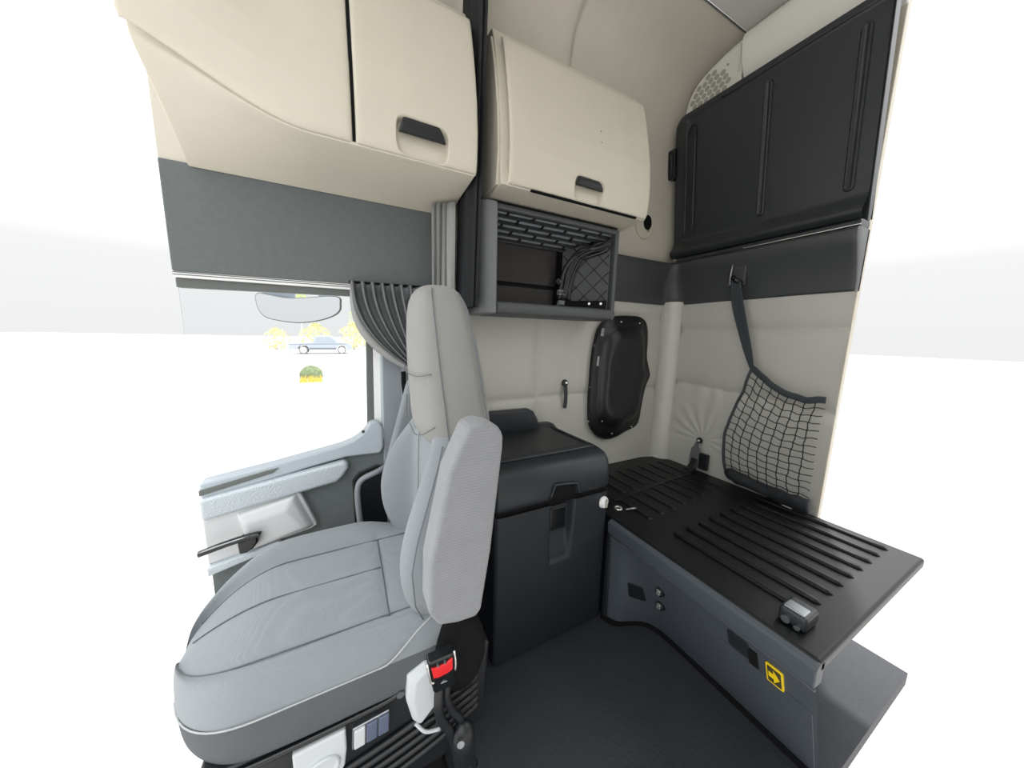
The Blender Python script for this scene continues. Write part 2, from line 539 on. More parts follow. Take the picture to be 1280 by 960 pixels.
# window surround: black glazing channel, white frame
oprism('frame_rail', M['strip'], door, [(YF, 1.60), (-2.16, 1.612), (-2.16, 1.637), (YF, 1.634)], 0, -0.045, -0.012, 0.003)
fr = oprism('frame_rail', M['white_paint'], door, [(YF, 1.634), (-2.15, 1.637), (-2.15, 1.668), (YF, 1.668)], 0, -0.045, 0.004, 0.003)
fr['label'] = 'white painted rail'
for z in (1.648, 1.656):
    otube('seal_line', M['strip'], fr, [(0.005, YF, z - 0.004), (0.005, -2.16, z)], 0.0016, 5, 0)
oprism('frame_post', M['strip'], door, [(-2.222, 1.0), (-2.19, 1.0), (-2.178, 1.625), (-2.205, 1.625)], 0, -0.045, -0.012, 0.004)
fp = oprism('frame_post', M['white_paint'], door, [(-2.192, 0.98), (-2.158, 0.97), (-2.146, 1.66), (-2.18, 1.66)], 0, -0.05, -0.014, 0.003)
fp['label'] = 'white painted post'
oprism('frame_post', M['sill'], door, [(-2.158, 0.93), (-2.140, 0.93), (-2.130, 1.66), (-2.148, 1.66)], 0, -0.05, 0.006, 0.004)
oprism('window_pane', M['glass'], door, [(y, z - 0.02) for y, z in sill] + [(-2.20, 1.62), (YF, 1.62)], 0, -0.034, -0.030, 0.0)

# grab handle by the B-pillar
g = thing('grab_handle', 'grey bent tube grab handle between the door and the seat back', 'handle', (0.03, -2.23, 0.3))
oprism('backing_plate', M['black'], g, [(-2.30, 0.32), (-2.15, 0.32), (-2.15, 0.80), (-2.19, 0.81), (-2.27, 0.785), (-2.30, 0.75)], 0, 0.001, 0.012, 0.012, 3)
otube('grip', M['pillar'], g, [(0.012, -2.14, 0.80), (0.045, -2.19, 0.788), (0.05, -2.255, 0.765), (0.05, -2.278, 0.725), (0.05, -2.28, 0.64), (0.05, -2.27, 0.46), (0.012, -2.26, 0.40)], 0.0135, 12, 8)

# seat belt webbing at the B-pillar
bm = NB()
a_tube(bm, [(0.05, -2.058, 1.27), (0.055, -2.055, 1.17), (0.06, -2.02, 0.9), (0.06, -1.98, 0.5), (0.06, -1.96, 0.0)], 0.01, 6, 4, flat=(0.003, 0.012), up=(0, 1, 0))
tag(emit('seat_belt', bm, M['black_matte'], smooth=True), 'narrow black driver seat belt webbing hanging down the grey door pillar', 'seat belt')

# ------------------------------------------------------------------ overhead cabinets
FACE = [(2.07, 0.360), (2.10, 0.369), (2.16, 0.374), (2.22, 0.375), (2.32, 0.366), (2.42, 0.348), (2.54, 0.320), (2.62, 0.298), (2.655, 0.286)]
def face_x(z):
    return interp(FACE, z)[0]

def door_panel(name, parent, y0, y1, m, cup=None, zlow=None, ztop=2.655, extra=None):
    """cabinet door: curved grid with an optional recessed finger cup"""
    bm = NB()
    nu, nv = 170, 130
    def fn(u, v):
        y = y0 + (y1 - y0) * u
        zb = zlow(y) if zlow else 2.07
        z = zb + (ztop - zb) * v
        x = face_x(2.07 + (ztop - 2.07) * v) if not zlow else face_x(max(2.07, z)) - (0.0)
        if zlow:
            x = face_x(2.07 + 0.585 * (v ** 0.9))
            x += 0.0
        # rounded edges
        e = min(u, 1 - u) * abs(y1 - y0)
        x -= 0.008 * math.exp(-e / 0.005)
        e = min(v * (ztop - zb), (1 - v) * (ztop - zb))
        x -= 0.008 * math.exp(-e / 0.005)
        if cup:
            cy0, cy1, cz0, cz1, sh = cup
            zc = z - sh * (y - (cy0 + cy1) / 2)
            a = abs((y - (cy0 + cy1) / 2) / ((cy1 - cy0) / 2))
            b = abs((zc - (cz0 + cz1) / 2) / ((cz1 - cz0) / 2))
            q = (a ** 5 + b ** 5) ** 0.2
            x -= 0.034 * (1 - sstep(0.90, 1.0, q)) * (0.55 + 0.45 * sstep(cz0, cz0 + 0.06, zc))
        if extra:
            x += extra(y, z)
        return (x, y, z)
    a_grid(bm, fn, nu, nv)
    o = emit(name, bm, m, parent, smooth=True)
    md = o.modifiers.new('s', 'SOLIDIFY'); md.thickness = 0.022; md.offset = -1
    # make sure normals point into the cab
    me = o.data
    if sum(p.normal.x for p in me.polygons) < 0:
        me.flip_normals()
    return o

def flap(parent, cy0, cy1, z0, z1, taper=0.012):
    bm = NB()
    rings = []
    n = 14
    for i in range(n + 1):
        t = i / n
        z = z1 + (z0 - z1) * t
        x = face_x(z) - 0.004 + 0.010 * math.sin(t * math.pi * 0.75)
        a0 = cy0 + taper * (1 - t) - 0.004 * t
        a1 = cy1 - taper * 1.6 * (1 - t) + 0.002 * t
        rings.append([(x - 0.012, a0, z), (x - 0.002, a0 + 0.002, z), (x, a0 + 0.010, z), (x, a1 - 0.010, z), (x - 0.002, a1 - 0.002, z), (x - 0.012, a1, z)])
    a_loft(bm, rings)
    return emit('handle_flap', bm, M['black'], parent, bevel=0.003)

def cab_body(name, parent, y0, y1, zlow=None, inset=0.028, zback=2.015):
    bm = NB()
    rings = []
    n = 24
    for i in range(n + 1):
        y = y0 + (y1 - y0) * i / n
        zb = zlow(y) if zlow else 2.07
        d = zb - 2.07
        pts = [(0.012, zback + 0.0 * d), (0.06, max(zback, 2.03) + 0.12 * d), (0.16, max(zback, 2.047) + 0.45 * d), (0.30, 2.060 + 0.9 * d), (0.352 - 0.2 * d, 2.066 + d)]
        zt = 2.655
        for k in range(1, 9):
            z = zb + (zt - zb) * k / 8
            pts.append((face_x(2.07 + 0.585 * (k / 8)) - inset, z))
        pts += [(0.24, 2.70), (0.035, 2.735)]
        rings.append([(px, y, pz) for px, pz in pts])
    a_loft(bm, rings)
    return emit(name, bm, M['cream'], parent, bevel=0.005, angle=30)

# front cabinet above the driver door
c1 = thing('overhead_cabinet', 'cream overhead cabinet above the driver door window', 'cabinet', (0.18, -2.3, 2.02))
def low1(y):
    return 2.07 + 0.16 * sstep(-2.36, -2.86, y)
YC = -2.76
cab_body('body', c1, YC, -1.812, low1)
def leftbulge(y, z):
    return 0.02 * sstep(-2.4, -2.75, y) * math.exp(-((z - 2.3) / 0.15) ** 2)
d = door_panel('cabinet_door', c1, YC, -2.244, M['cream'], None, low1, extra=leftbulge)
d['label'] = 'left door with a curved lower edge'
d = door_panel('cabinet_door', c1, -2.234, -1.808, M['cream'], (-2.108, -1.922, 2.074, 2.190, -0.02))
d['label'] = 'right door with a finger cup'
flap(d, -2.096, -1.934, 2.138, 2.189)
bm = NB()
a_loft(bm, [[(0.33 + dx, -2.60 + a * math.cos(t) , 2.425 + b * math.sin(t)) for t in [k * math.pi / 10 for k in range(20)]] for dx, a, b in ((0.0, 0.11, 0.09), (0.036, 0.11, 0.09), (0.046, 0.095, 0.076))])
emit('recessed_handle', bm, M['black'], c1, smooth=True)
oprism('door_gap', M['black_matte'], c1, [(face_x(z) - 0.010, z) for z in (2.075, 2.16, 2.32, 2.42, 2.54, 2.65)] + [(face_x(z) - 0.03, z) for z in (2.65, 2.54, 2.42, 2.32, 2.16, 2.075)], 1, -2.2445, -2.2335, 0.0)

# rear cabinet
c2 = thing('overhead_cabinet', 'cream overhead cabinet with one flap handle above the open black cubby', 'cabinet', (0.18, -1.27, 2.02))
cab_body('body', c2, -1.70, -0.865, zback=2.048)
d = door_panel('cabinet_door', c2, -1.672, -0.855, M['cream'], (-1.338, -1.168, 2.076, 2.178, -0.01))
flap(d, -1.330, -1.174, 2.134, 2.176)
bm = NB()
a_loft(bm, [[(0.350, y, 2.0668), (0.361, y, 2.0695), (0.361, y, 2.0645), (0.350, y, 2.0618)] for y in (-1.56, -0.93)])
emit('latch_gap', bm, M['black_matte'], c2)
for (y, z) in ((-1.19, 2.40), (-1.19, 2.35)):
    bm = NB()
    a_disc(bm, (face_x(z) + 0.001, y, z), (1, 0, 0.2), 0.004, 0.004, 8)
    emit('screw_dimple', bm, M['grille_grey'], d)
# side cheek with parting lines
oprism('side_cheek', M['cream'], c2, [(0.03, 2.075), (0.325, 2.07), (0.34, 2.20), (0.33, 2.35), (0.285, 2.55), (0.25, 2.66), (0.02, 2.70)], 1, -1.71, -1.698, 0.004)

# ------------------------------------------------------------------ open cubby
cb = thing('storage_cubby', 'open black storage cubby under the rear cream cabinet with loose cables inside', 'cubby', (0.12, -1.34, 1.55))
CY0, CY1, CZ0, CZ1, CX = -1.745, -0.928, 1.55, 2.035, 0.25
# left post
oprism('side_post', M['frame_grey'], cb, [(0.03, -1.745), (0.20, -1.75), (0.235, -1.74), (0.255, -1.715), (0.258, -1.675), (0.245, -1.662), (0.03, -1.662)], 2, CZ0, CZ1 + 0.004, 0.012, 3)
sp = oprism('side_post', M['frame_dark'], cb, [(0.03, -0.952), (0.25, -0.956), (0.256, -0.945), (0.25, -0.93), (0.03, -0.928)], 2, CZ0, CZ1 - 0.005, 0.006, 3)
sp['label'] = 'thin dark right post'
oprism('top_rail', M['frame_dark'], cb, [(0.22, 2.012), (0.247, 2.010), (0.252, 2.018), (0.246, 2.034), (0.22, 2.038)], 1, -1.664, CY1 - 0.003, 0.008, 3)
oprism('bottom_rail', M['frame_dark'], cb, [(0.015, 1.55), (0.22, 1.545), (0.25, 1.555), (0.26, 1.58), (0.25, 1.605), (0.225, 1.612), (0.015, 1.60)], 1, -1.664, CY1, 0.008, 3)
obox('top_plate', M['black_matte'], cb, 0.03, 0.24, CY0 + 0.03, CY1 - 0.01, 2.034, 2.045, 0.0)
# back boards
bk = obox('back_board', M['cubby_board'], cb, 0.03, 0.045, -1.66, -1.20, 1.735, 1.93, 0.003)
obox('back_board', M['cubby_board'], cb, 0.03, 0.042, -1.66, -1.21, 1.60, 1.715, 0.003)
obox('back_board', M['black_matte'], cb, 0.026, 0.032, -1.67, -0.95, 1.60, 2.02, 0.0)
# ribbed underside of the top: brick-like lattice that slopes down to the back
bm = NB()
def zc_(x):
    return 1.925 + (x - 0.03) * 0.42
xs_ = (0.062, 0.098, 0.134, 0.170, 0.206, 0.238)
for i, x in enumerate(xs_):
    a_box(bm, x - 0.004, x + 0.004, -1.660, -0.96, zc_(x) - 0.007, zc_(x) + 0.02)
    if i == len(xs_) - 1:
        break
    y = -1.60 + (0.07 if i % 2 else 0.0)
    while y < -0.98:
        vs = a_box(bm, x, xs_[i + 1], y - 0.004, y + 0.004, zc_(x) - 0.005, zc_(x) + 0.02)
        for v in vs:
            if v.co.x > x + 0.01:
                v.co.z += zc_(xs_[i + 1]) - zc_(x)
        y += 0.14
emit('rib_lattice', bm, M['black'], cb)
bm = NB()
a_loft(bm, [[(0.04, y, zc_(0.04) + 0.005), (0.24, y, zc_(0.24) + 0.005), (0.24, y, zc_(0.24) + 0.009), (0.04, y, zc_(0.04) + 0.009)] for y in (-1.66, -0.955)])
emit('top_liner', bm, M['pillar'], cb)
# quilted inner panel set across the right corner, with diamond ridges
def qpt(t, z, d_=0.0):
    return Vector((0.055 + 0.175 * t - 0.0 + d_ * 0.75, -1.165 + 0.198 * t - d_ * 0.66, z))
bm = NB()
a_loft(bm, [[tuple(qpt(t, z, d_)) for t, d_ in ((0, 0), (1, 0), (1, -0.008), (0, -0.008))] for z in (1.61, 1.955)])
qp = emit('quilted_panel', bm, M['cubby_in'], cb)
for k in range(-3, 5):
    for sgn in (1, -1):
        pts = []
        for q in range(61):
            z = 1.615 + 0.33 * q / 60
            t = 0.5 + sgn * (z - 1.78) / 0.265 + k * 0.36
            if 0.01 < t < 0.99:
                pts.append(qpt(t, z, 0.001))
        if len(pts) > 4:
            bm = NB()
            a_tube(bm, [pts[0], pts[-1]], 0.0026, 5)
            emit('diamond_ridge', bm, M['black'], qp, smooth=True)
# tangle of cables
rng = random.Random(3)
for k in range(7):
    y0 = -1.20 + 0.018 * k
    pts = [(0.075 + 0.01 * rng.random(), -1.195 + 0.010 * k, 1.64 + 0.02 * rng.random()),
           (0.085 + 0.03 * rng.random(), -1.185 + 0.010 * k, 1.78 + 0.03 * rng.random()),
           (0.115 + 0.03 * rng.random(), -1.165 + 0.012 * k, 1.865 + 0.02 * rng.random()),
           (0.15 + 0.04 * rng.random(), -1.11 + 0.010 * k, 1.90 + 0.03 * rng.random()),
           (0.20 + 0.03 * rng.random(), -1.045 + 0.008 * k, 1.925 + 0.04 * rng.random()),
           (0.225 + 0.02 * rng.random(), -0.985, 1.94 + 0.05 * rng.random())]
    otube('cable', M['cable'], cb, pts, 0.006 + 0.008 * rng.random(), 8, 6)
for (y, z, w, h) in ((-1.185, 1.70, 0.022, 0.016), (-1.18, 1.63, 0.024, 0.026)):
    k = obox('connector', M['frame_grey'], cb, 0.07, 0.095, y - w, y + w, z - h, z + h, 0.003)
    bm = NB()
    a_box(bm, 0.094, 0.098, y - w, y + w, z - 0.002, z + 0.002)
    a_box(bm, 0.094, 0.098, y - 0.002, y + 0.002, z - h, z)
    emit('connector_slot', bm, M['black_matte'], k)
bm = NB()
a_disc(bm, (0.075, -1.205, 1.76), (1, 0, 0), 0.018, 0.03, 16)
a_disc(bm, (0.092, -1.205, 1.76), (1, 0, 0), 0.010, 0.01, 16)
emit('cable_grommet', bm, M['cable'], cb, bevel=0.003)
bm = NB()
a_loft(bm, [[tuple(qpt(t, z, d_)) for t, d_ in ((0.05, 0.006), (0.97, 0.006), (0.97, 0.03), (0.05, 0.03))] for z in (1.606, 1.655)])
br = emit('mounting_bracket', bm, M['black_matte'], cb, bevel=0.003)
for t_ in (0.62, 0.86):
    bm = NB()
    a_disc(bm, qpt(t_, 1.638, 0.031), (0.75, -0.66, 0), 0.007, 0.008, 12)
    emit('screw', bm, M['stud'], br)

# ------------------------------------------------------------------ curtains
# long black curtain gathered in the gap between the two cabinets
bm = NB()
def blackc(u, v):
    z = 3.12 - 1.55 * v
    yc = -1.748 - 0.050 * v
    a = u * 2 * math.pi
    r = 0.021 + 0.006 * math.sin(a * 9 + v * 1.2)
    return (0.20 + (0.125 + 0.014 * math.sin(a * 9)) * math.cos(a), yc + (r) * math.sin(a), z)
a_grid(bm, blackc, 108, 30)
tag(emit('privacy_curtain', bm, M['curtain_black'], smooth=True), 'long black gathered curtain hanging in the gap between the two cream cabinets', 'curtain')
# grey pleated curtain below the front cabinet
bm = NB()
def greyc(u, v):
    z = 2.025 - 1.05 * v
    y = -1.925 + 0.085 * u
    p = 0.014 * math.sin(u * 2 * math.pi * 4.0) * (1 - sstep(0.6, 0.8, u))
    return (0.10 + p + 0.07 * u + 0.006 * math.sin(v * 5 + u * 8), y + 0.004 * math.cos(u * 25) - 0.012 * v, z)
a_grid(bm, greyc, 90, 24)
o = emit('privacy_curtain', bm, M['curtain_light'], smooth=True, solid=0.004)
tag(o, 'grey pleated curtain hanging under the corner of the front cream cabinet behind the headrest', 'curtain')

# tied-back window curtain
wc = thing('window_curtain', 'slate grey pleated curtain tied back at the driver window', 'curtain', (0.04, -2.0, 1.28))
def wcur(u, v):
    ty = -2.305 + 0.32 * u
    tz = 1.668
    by = -2.02 + 0.03 * u
    bz = 1.275 + 0.06 * u
    s = v
    p = 2.6 - 1.5 * u
    y = ty + (by - ty) * s ** p
    z = tz + (bz - tz) * s
    amp = 0.029 * (1 - 0.66 * v)
    x = 0.045 + amp * math.sin(u * 2 * math.pi * 8 + 0.5) + 0.02 * math.sin(math.pi * v) + 0.02 * v
    y += amp * 0.45 * math.cos(u * 2 * math.pi * 8 + 0.5)
    return (x, y, z)
bm = NB()
a_grid(bm, lambda u, v: wcur(0.10 + 0.9 * u, v), 150, 40)
emit('pleats', bm, M['curtain'], wc, smooth=True, solid=0.003)
bm = NB()
def hem(u, v):
    x, y, z = wcur(0.115, v)
    w = 0.012 + 0.024 * math.sin(math.pi * min(1, v * 0.9)) 
    a = u * math.pi
    return (x + 0.012 * math.sin(a) + 0.004, y - w * u * 0.75, z - w * 0.75 * u * sstep(0.0, 0.35, v))
a_grid(bm, hem, 10, 40)
h = emit('hem', bm, M['curtain_light'], wc, smooth=True, solid=0.004)
h['label'] = 'pale lining at the edge'
otube('curtain_rail', M['black_matte'], wc, [(0.02, -2.27, 1.668), (0.02, -1.95, 1.672)], 0.005, 8, 0)
otube('tie_band', M['curtain'], wc, [(0.09, -2.035, 1.285), (0.10, -2.0, 1.30), (0.08, -1.975, 1.315), (0.03, -1.97, 1.32)], 0.010, 8, 5)

# ------------------------------------------------------------------ light socket in the cream side wall
ls = thing('wall_lamp_socket', 'cream oval socket plate with a black hole beside the rear cream cabinet', 'socket', (0.0, -0.47, 2.12))
bm = NB()
a_loft(bm, [[(x, -0.47 + (0.085 * k) * math.cos(t), 2.20 + (0.085 * k) * math.sin(t)) for t in [i * math.pi / 16 for i in range(32)]] for x, k in ((0.0, 1.0), (0.012, 0.98), (0.016, 0.9))])
emit('plate', bm, M['cream'], ls, smooth=False)
bm = NB()
a_loft(bm, [[(x, -0.455 + 0.038 * k * math.cos(t), 2.22 + 0.048 * k * math.sin(t)) for t in [i * math.pi / 16 for i in range(32)]] for x, k in ((0.012, 1.0), (0.019, 0.98))])
emit('hole', bm, M['black_matte'], ls)
bm = NB()
a_disc(bm, (0.022, -0.452, 2.165), (1, 0, 0), 0.007, 0.012, 10)
emit('screw', bm, M['stud'], ls)

# ------------------------------------------------------------------ vinyl cover with snaps on the side wall
vc = thing('window_cover', 'black padded vinyl window cover with snap studs on the grey side wall', 'cover', (0.02, -0.64, 0.78))
outl = [(-0.74, 1.585), (-0.60, 1.592), (-0.49, 1.585), (-0.43, 1.54), (-0.41, 1.44), (-0.405, 1.32), (-0.365, 1.215), (-0.36, 1.18), (-0.395, 1.10), (-0.42, 0.96), (-0.43, 0.88), (-0.46, 0.83), (-0.56, 0.80), (-0.63, 0.775), (-0.72, 0.765), (-0.80, 0.79), (-0.86, 0.85), (-0.885, 0.94), (-0.89, 1.10), (-0.885, 1.30), (-0.87, 1.42), (-0.83, 1.53)]
op = [Vector((0, y, z)) for y, z in outl]
op = catmull(op + [op[0]], 5)[:-1]
cen = Vector((0, -0.645, 1.18))
bm = NB()
rings = []
for x, k in ((0.02, 1.0), (0.050, 1.0), (0.058, 0.985), (0.060, 0.86), (0.075, 0.80), (0.098, 0.72), (0.108, 0.6), (0.100, 0.42), (0.094, 0.2), (0.092, 0.03)):
    rr = []
    for i, p in enumerate(op):
        q = cen + (p - cen) * k
        dx = 0.006 * noise.noise(Vector((q.y * 7, q.z * 5, k))) * (1 if 0.3 < k < 0.95 else 0)
        rr.append((x + dx, q.y, q.z))
    rings.append(rr)
a_loft(bm, rings)
emit('cover_pad', bm, M['leather'], vc, smooth=True)
bm = NB()
a_tube(bm, [(0.052, p.y * 1.0 + (p.y - cen.y) * 0.008, p.z + (p.z - cen.z) * 0.006) for p in op + [op[0]]], 0.006, 6)
emit('edge_piping', bm, M['black_gloss'], vc, smooth=True)
for (y, z) in ((-0.69, 1.555), (-0.52, 1.553), (-0.80, 1.40), (-0.815, 1.13), (-0.80, 0.90), (-0.70, 0.80), (-0.52, 0.83)):
    bm = NB()
    a_disc(bm, (0.072, y, z), (1, -0.4, 0), 0.007, 0.012, 12, 0.004)
    emit('snap', bm, M['stud'], vc)
for z in (1.40, 1.13, 0.90):
    bm = NB()
    a_disc(bm, (0.045, -0.892 + (0.015 if z > 1.3 else 0), z), (0.3, -1, 0), 0.0065, 0.01, 12, 0.004)
    emit('snap', bm, M['stud'], vc)
for (z0, z1) in ((1.46, 1.51), (1.27, 1.33)):
    bm = NB()
    a_loft(bm, [[(0.061, -0.865 + 0.1 * (z - 1.27), z), (0.064, -0.862 + 0.1 * (z - 1.27), z), (0.064, -0.842 + 0.1 * (z - 1.27), z), (0.061, -0.84 + 0.1 * (z - 1.27), z)] for z in (z0, (z0 + z1) / 2, z1)])
    emit('worn_tab', bm, M['steel'], vc)

# ------------------------------------------------------------------ short straps
st = thing('wall_strap', 'short black strap with a bright stud on the grey side wall above the black cabinet', 'strap', (0.02, -1.085, 1.01))
bm = NB()
a_disc(bm, (0.035, -1.088, 1.165), (1, 0, 0), 0.024, 0.014, 16, 0.018)
emit('button', bm, M['black'], st, bevel=0.003)
bm = NB()
a_disc(bm, (0.046, -1.088, 1.168), (1, 0, 0), 0.009, 0.008, 12, 0.006)
emit('stud', bm, M['stud'], st)
bm = NB()
a_tube(bm, [(0.035, -1.089, 1.17), (0.038, -1.086, 1.13), (0.036, -1.080, 1.08), (0.034, -1.079, 1.04), (0.034, -1.083, 1.005)], 0.01, 8, 4, flat=(0.004, 0.014), up=(0, 1, 0))
emit('webbing', bm, M['webbing'], st, smooth=True)

bs = thing('bed_restraint_strap', 'short strap with a steel bracket and stud between the bunk and the rear wall', 'strap', (0.38, -0.19, 0.565))
bm = NB()
a_disc(bm, (0.368, -0.195, 0.775), (0, -1, 0.1), 0.022, 0.014, 16, 0.017)
emit('button', bm, M['black'], bs, bevel=0.003)
bm = NB()
a_disc(bm, (0.368, -0.206, 0.775), (0, -1, 0.1), 0.010, 0.008, 12, 0.006)
emit('stud', bm, M['stud'], bs)
bm = NB()
a_loft(bm, [[(0.362 - w, y, z), (0.362 + w, y, z), (0.362 + w, y + 0.006, z), (0.362 - w, y + 0.006, z)] for w, y, z in ((0.016, -0.20, 0.76), (0.018, -0.205, 0.735), (0.034, -0.21, 0.715), (0.036, -0.215, 0.66), (0.034, -0.222, 0.62))])
emit('bracket', bm, M['steel'], bs, bevel=0.002)
obox('buckle', M['black'], bs, 0.392, 0.452, -0.222, -0.196, 0.59, 0.70, 0.006)
bm = NB()
a_tube(bm, [(0.365, -0.215, 0.65), (0.362, -0.228, 0.60), (0.36, -0.25, 0.585), (0.358, -0.28, 0.580)], 0.01, 8, 4, flat=(0.004, 0.028), up=(1, 0, 0))
emit('webbing', bm, M['black'], bs, smooth=True)

# ------------------------------------------------------------------ storage cabinet (fridge-like box)
fb = thing('storage_cabinet', 'tall blue-black storage cabinet with hinged lid between the seat and the bunk', 'cabinet', (0.28, -1.485, 0.0))
FX = 0.55
# body with latch recess in its front
def fbody(u, v):
    y = -1.79 + 0.61 * u
    z = 0.02 + 0.69 * v
    x = FX
    e = min(u, 1 - u) * 0.61
    x -= 0.014 * math.exp(-e / 0.009)
    # sunken channel that narrows towards the bottom
    bot = 0.415
    w0, w1 = -1.522 + 0.0 * z, -1.385 + 0.012 * sstep(0.7, 0.42, z) * -1
    inr = sstep(w0, w0 + 0.006, y) * (1 - sstep(w1 - 0.03, w1, y)) * sstep(bot, bot + 0.02, z)
    x -= 0.042 * inr * (0.25 + 0.75 * sstep(bot, 0.60, z))
    return (x, y, z)
bm = NB()
V = a_grid(bm, fbody, 122, 100)
o = emit('front_panel', bm, M['cabinet_dark'], fb, smooth=True)
if sum(p.normal.x for p in o.data.polygons) < 0:
    o.data.flip_normals()
bm = NB()
a_box(bm, 0.02, FX - 0.05, -1.79, -1.18, 0.0, 0.72)
emit('body', bm, M['cabinet_dark'], fb, bevel=0.01)
for (a, b) in ((-1.79, -1.776), (-1.194, -1.18)):
    bm = NB()
    a_box(bm, FX - 0.051, FX - 0.013, a, b, 0.0, 0.715)
    emit('body_corner', bm, M['cabinet_dark'], fb)
# lid: rises toward the wall, rounded front edge, tray on top
def lid_ring(y, inset):
    pts = [(FX, 0.732), (FX + 0.006, 0.76), (FX + 0.004, 0.84), (FX - 0.006, 0.878), (FX - 0.03, 0.902), (FX - 0.07, 0.912), (0.46, 0.914)]
    pts += [(0.44, 0.916), (0.40, 0.915), (0.30, 0.912), (0.2, 0.910), (0.10, 0.915), (0.07, 0.93), (0.05, 0.93), (0.02, 0.93), (0.02, 0.732)]
    return [(px if px < 0.3 else px - inset, y, pz - inset * (1.0 if pz > 0.8 else 0)) for px, pz in pts]
bm = NB()
rings = [lid_ring(y, i) for y, i in ((-1.795, 0.016), (-1.789, 0.006), (-1.775, 0.0), (-1.52, 0.0), (-1.40, 0.0), (-1.215, 0.0), (-1.195, 0.004), (-1.183, 0.012), (-1.178, 0.03))]
a_loft(bm, rings)
o = emit('lid', bm, M['cabinet_lid'], fb, smooth=True)
md = o.modifiers.new('b', 'BEVEL'); md.width = 0.006; md.segments = 2; md.limit_method = 'ANGLE'; md.angle_limit = math.radians(50)
lid = o
# lid tray rim: raised frame and sunken mat
bm = NB()
a_loft(bm, [[(0.09, -1.27, z), (0.42, -1.245, z), (0.44, -1.30, z), (0.44, -1.74, z), (0.09, -1.74, z)] for z in (0.908, 0.919)])
emit('lid_tray', bm, M['black'], lid, bevel=0.006)
otube('tray_rim', M['cabinet_lid'], lid, [(0.10, -1.225, 0.915), (0.44, -1.225, 0.915), (0.462, -1.25, 0.917), (0.468, -1.4, 0.917), (0.468, -1.77, 0.917)], 0.008, 8, 4)
oprism('backrest_ridge', M['cabinet_lid'], lid, [(-1.74, 0.92), (-1.29, 0.92), (-1.305, 0.965), (-1.335, 1.015), (-1.365, 1.03), (-1.74, 1.035)], 0, 0.022, 0.075, 0.012, 3)
oprism('lid_seam', M['black_matte'], fb, [(0.03, -1.785), (FX - 0.012, -1.785), (FX - 0.012, -1.186), (0.03, -1.186)], 2, 0.705, 0.738, 0.0)
# handle opening in the lid
bm = NB()
a_loft(bm, [[(FX - 0.02, -1.525, 0.735), (FX - 0.02, -1.385, 0.735), (FX - 0.02, -1.40, 0.79), (FX - 0.02, -1.505, 0.80)],
            [(FX + 0.0075, -1.525, 0.735), (FX + 0.0075, -1.385, 0.735), (FX + 0.0075, -1.402, 0.79), (FX + 0.0075, -1.505, 0.80)]])
hn = emit('lid_handle', bm, M['black_matte'], lid, bevel=0.003)
otube('handle_edge', M['cabinet_lid'], hn, [(FX + 0.006, -1.535, 0.742), (FX + 0.010, -1.515, 0.80), (FX + 0.011, -1.50, 0.808), (FX + 0.011, -1.405, 0.797), (FX + 0.010, -1.39, 0.785), (FX + 0.006, -1.375, 0.742)], 0.006, 8, 3)
obox('latch', M['black_gloss'], fb, FX - 0.050, FX - 0.026, -1.505, -1.42, 0.565, 0.672, 0.005)
obox('latch_bezel', M['cabinet_dark'], fb, FX - 0.050, FX - 0.031, -1.515, -1.41, 0.553, 0.684, 0.004)
kn = NB()
a_disc(kn, (FX + 0.004, -1.212, 0.655), (1, 0.3, 0), 0.032, 0.022, 20, 0.025)
kb = emit('knob', kn, M['white_paint'], fb, bevel=0.005)
kb['label'] = 'round white knob'
bm = NB()
a_box(bm, FX + 0.012, FX + 0.022, -1.216, -1.206, 0.636, 0.675)
emit('knob_ridge', bm, M['grille_grey'], kb)

# ------------------------------------------------------------------ lower bunk
BZ = 0.56
lb = thing('lower_bunk', 'black moulded lower bunk base with ribbed top and slate fascia', 'bunk', (0.7, -0.6, 0.0))
BX1 = 1.36
bm = NB()
a_prism(bm, [(0.02, -1.155), (BX1, -1.155), (BX1, YR - 0.03), (0.16, YR - 0.03), (0.05, YR - 0.10), (0.02, YR - 0.2)], 2, BZ - 0.045, BZ)
emit('bunk_top', bm, M['bunk_black'], lb, bevel=0.012, seg=3)
# grooves: long raised ribs on the right, two short sets at the left
def rib(x0, x1, y, w, h, parent, skew=0.0):
    bm = NB()
    rings = []
    n = 10
    for i in range(n + 1):
        t = i / n
        e = min(1.0, math.sin(math.pi * min(1, max(0, t))) * 6) ** 0.5 if 0 < t < 1 else 0.12
        x = x0 + (x1 - x0) * (0.5 - 0.5 * math.cos(math.pi * t))
        yy = y + skew * (t - 0.5)
        rings.append([(x, yy - w * e, BZ - 0.004), (x, yy - w * 0.55 * e, BZ + h * e), (x, yy + w * 0.55 * e, BZ + h * e), (x, yy + w * e, BZ - 0.004)])
    a_loft(bm, rings)
    return emit('rib', bm, M['bunk_black'], parent, smooth=True)
bt = bpy.data.objects['bunk_top']
for k in range(9):
    y = -0.985 + 0.093 * k
    rib(0.775 - 0.002 * k, BX1 - 0.09, y, 0.015, 0.011, bt)
for k in range(8):
    y = -0.985 + 0.098 * k
    rib(0.44 - 0.008 * k, 0.655 - 0.006 * k, y, 0.015, 0.006, bt)
for k in range(7):
    y = -0.90 + 0.10 * k
    rib(0.14, 0.40 - 0.006 * k, y, 0.015, 0.006, bt)
bm = NB()
a_prism(bm, [(0.42, -1.02), (0.44, -1.02), (0.39, -0.22), (0.37, -0.22)], 2, BZ - 0.002, BZ + 0.006)
emit('step_ridge', bm, M['bunk_black'], bt, bevel=0.003)
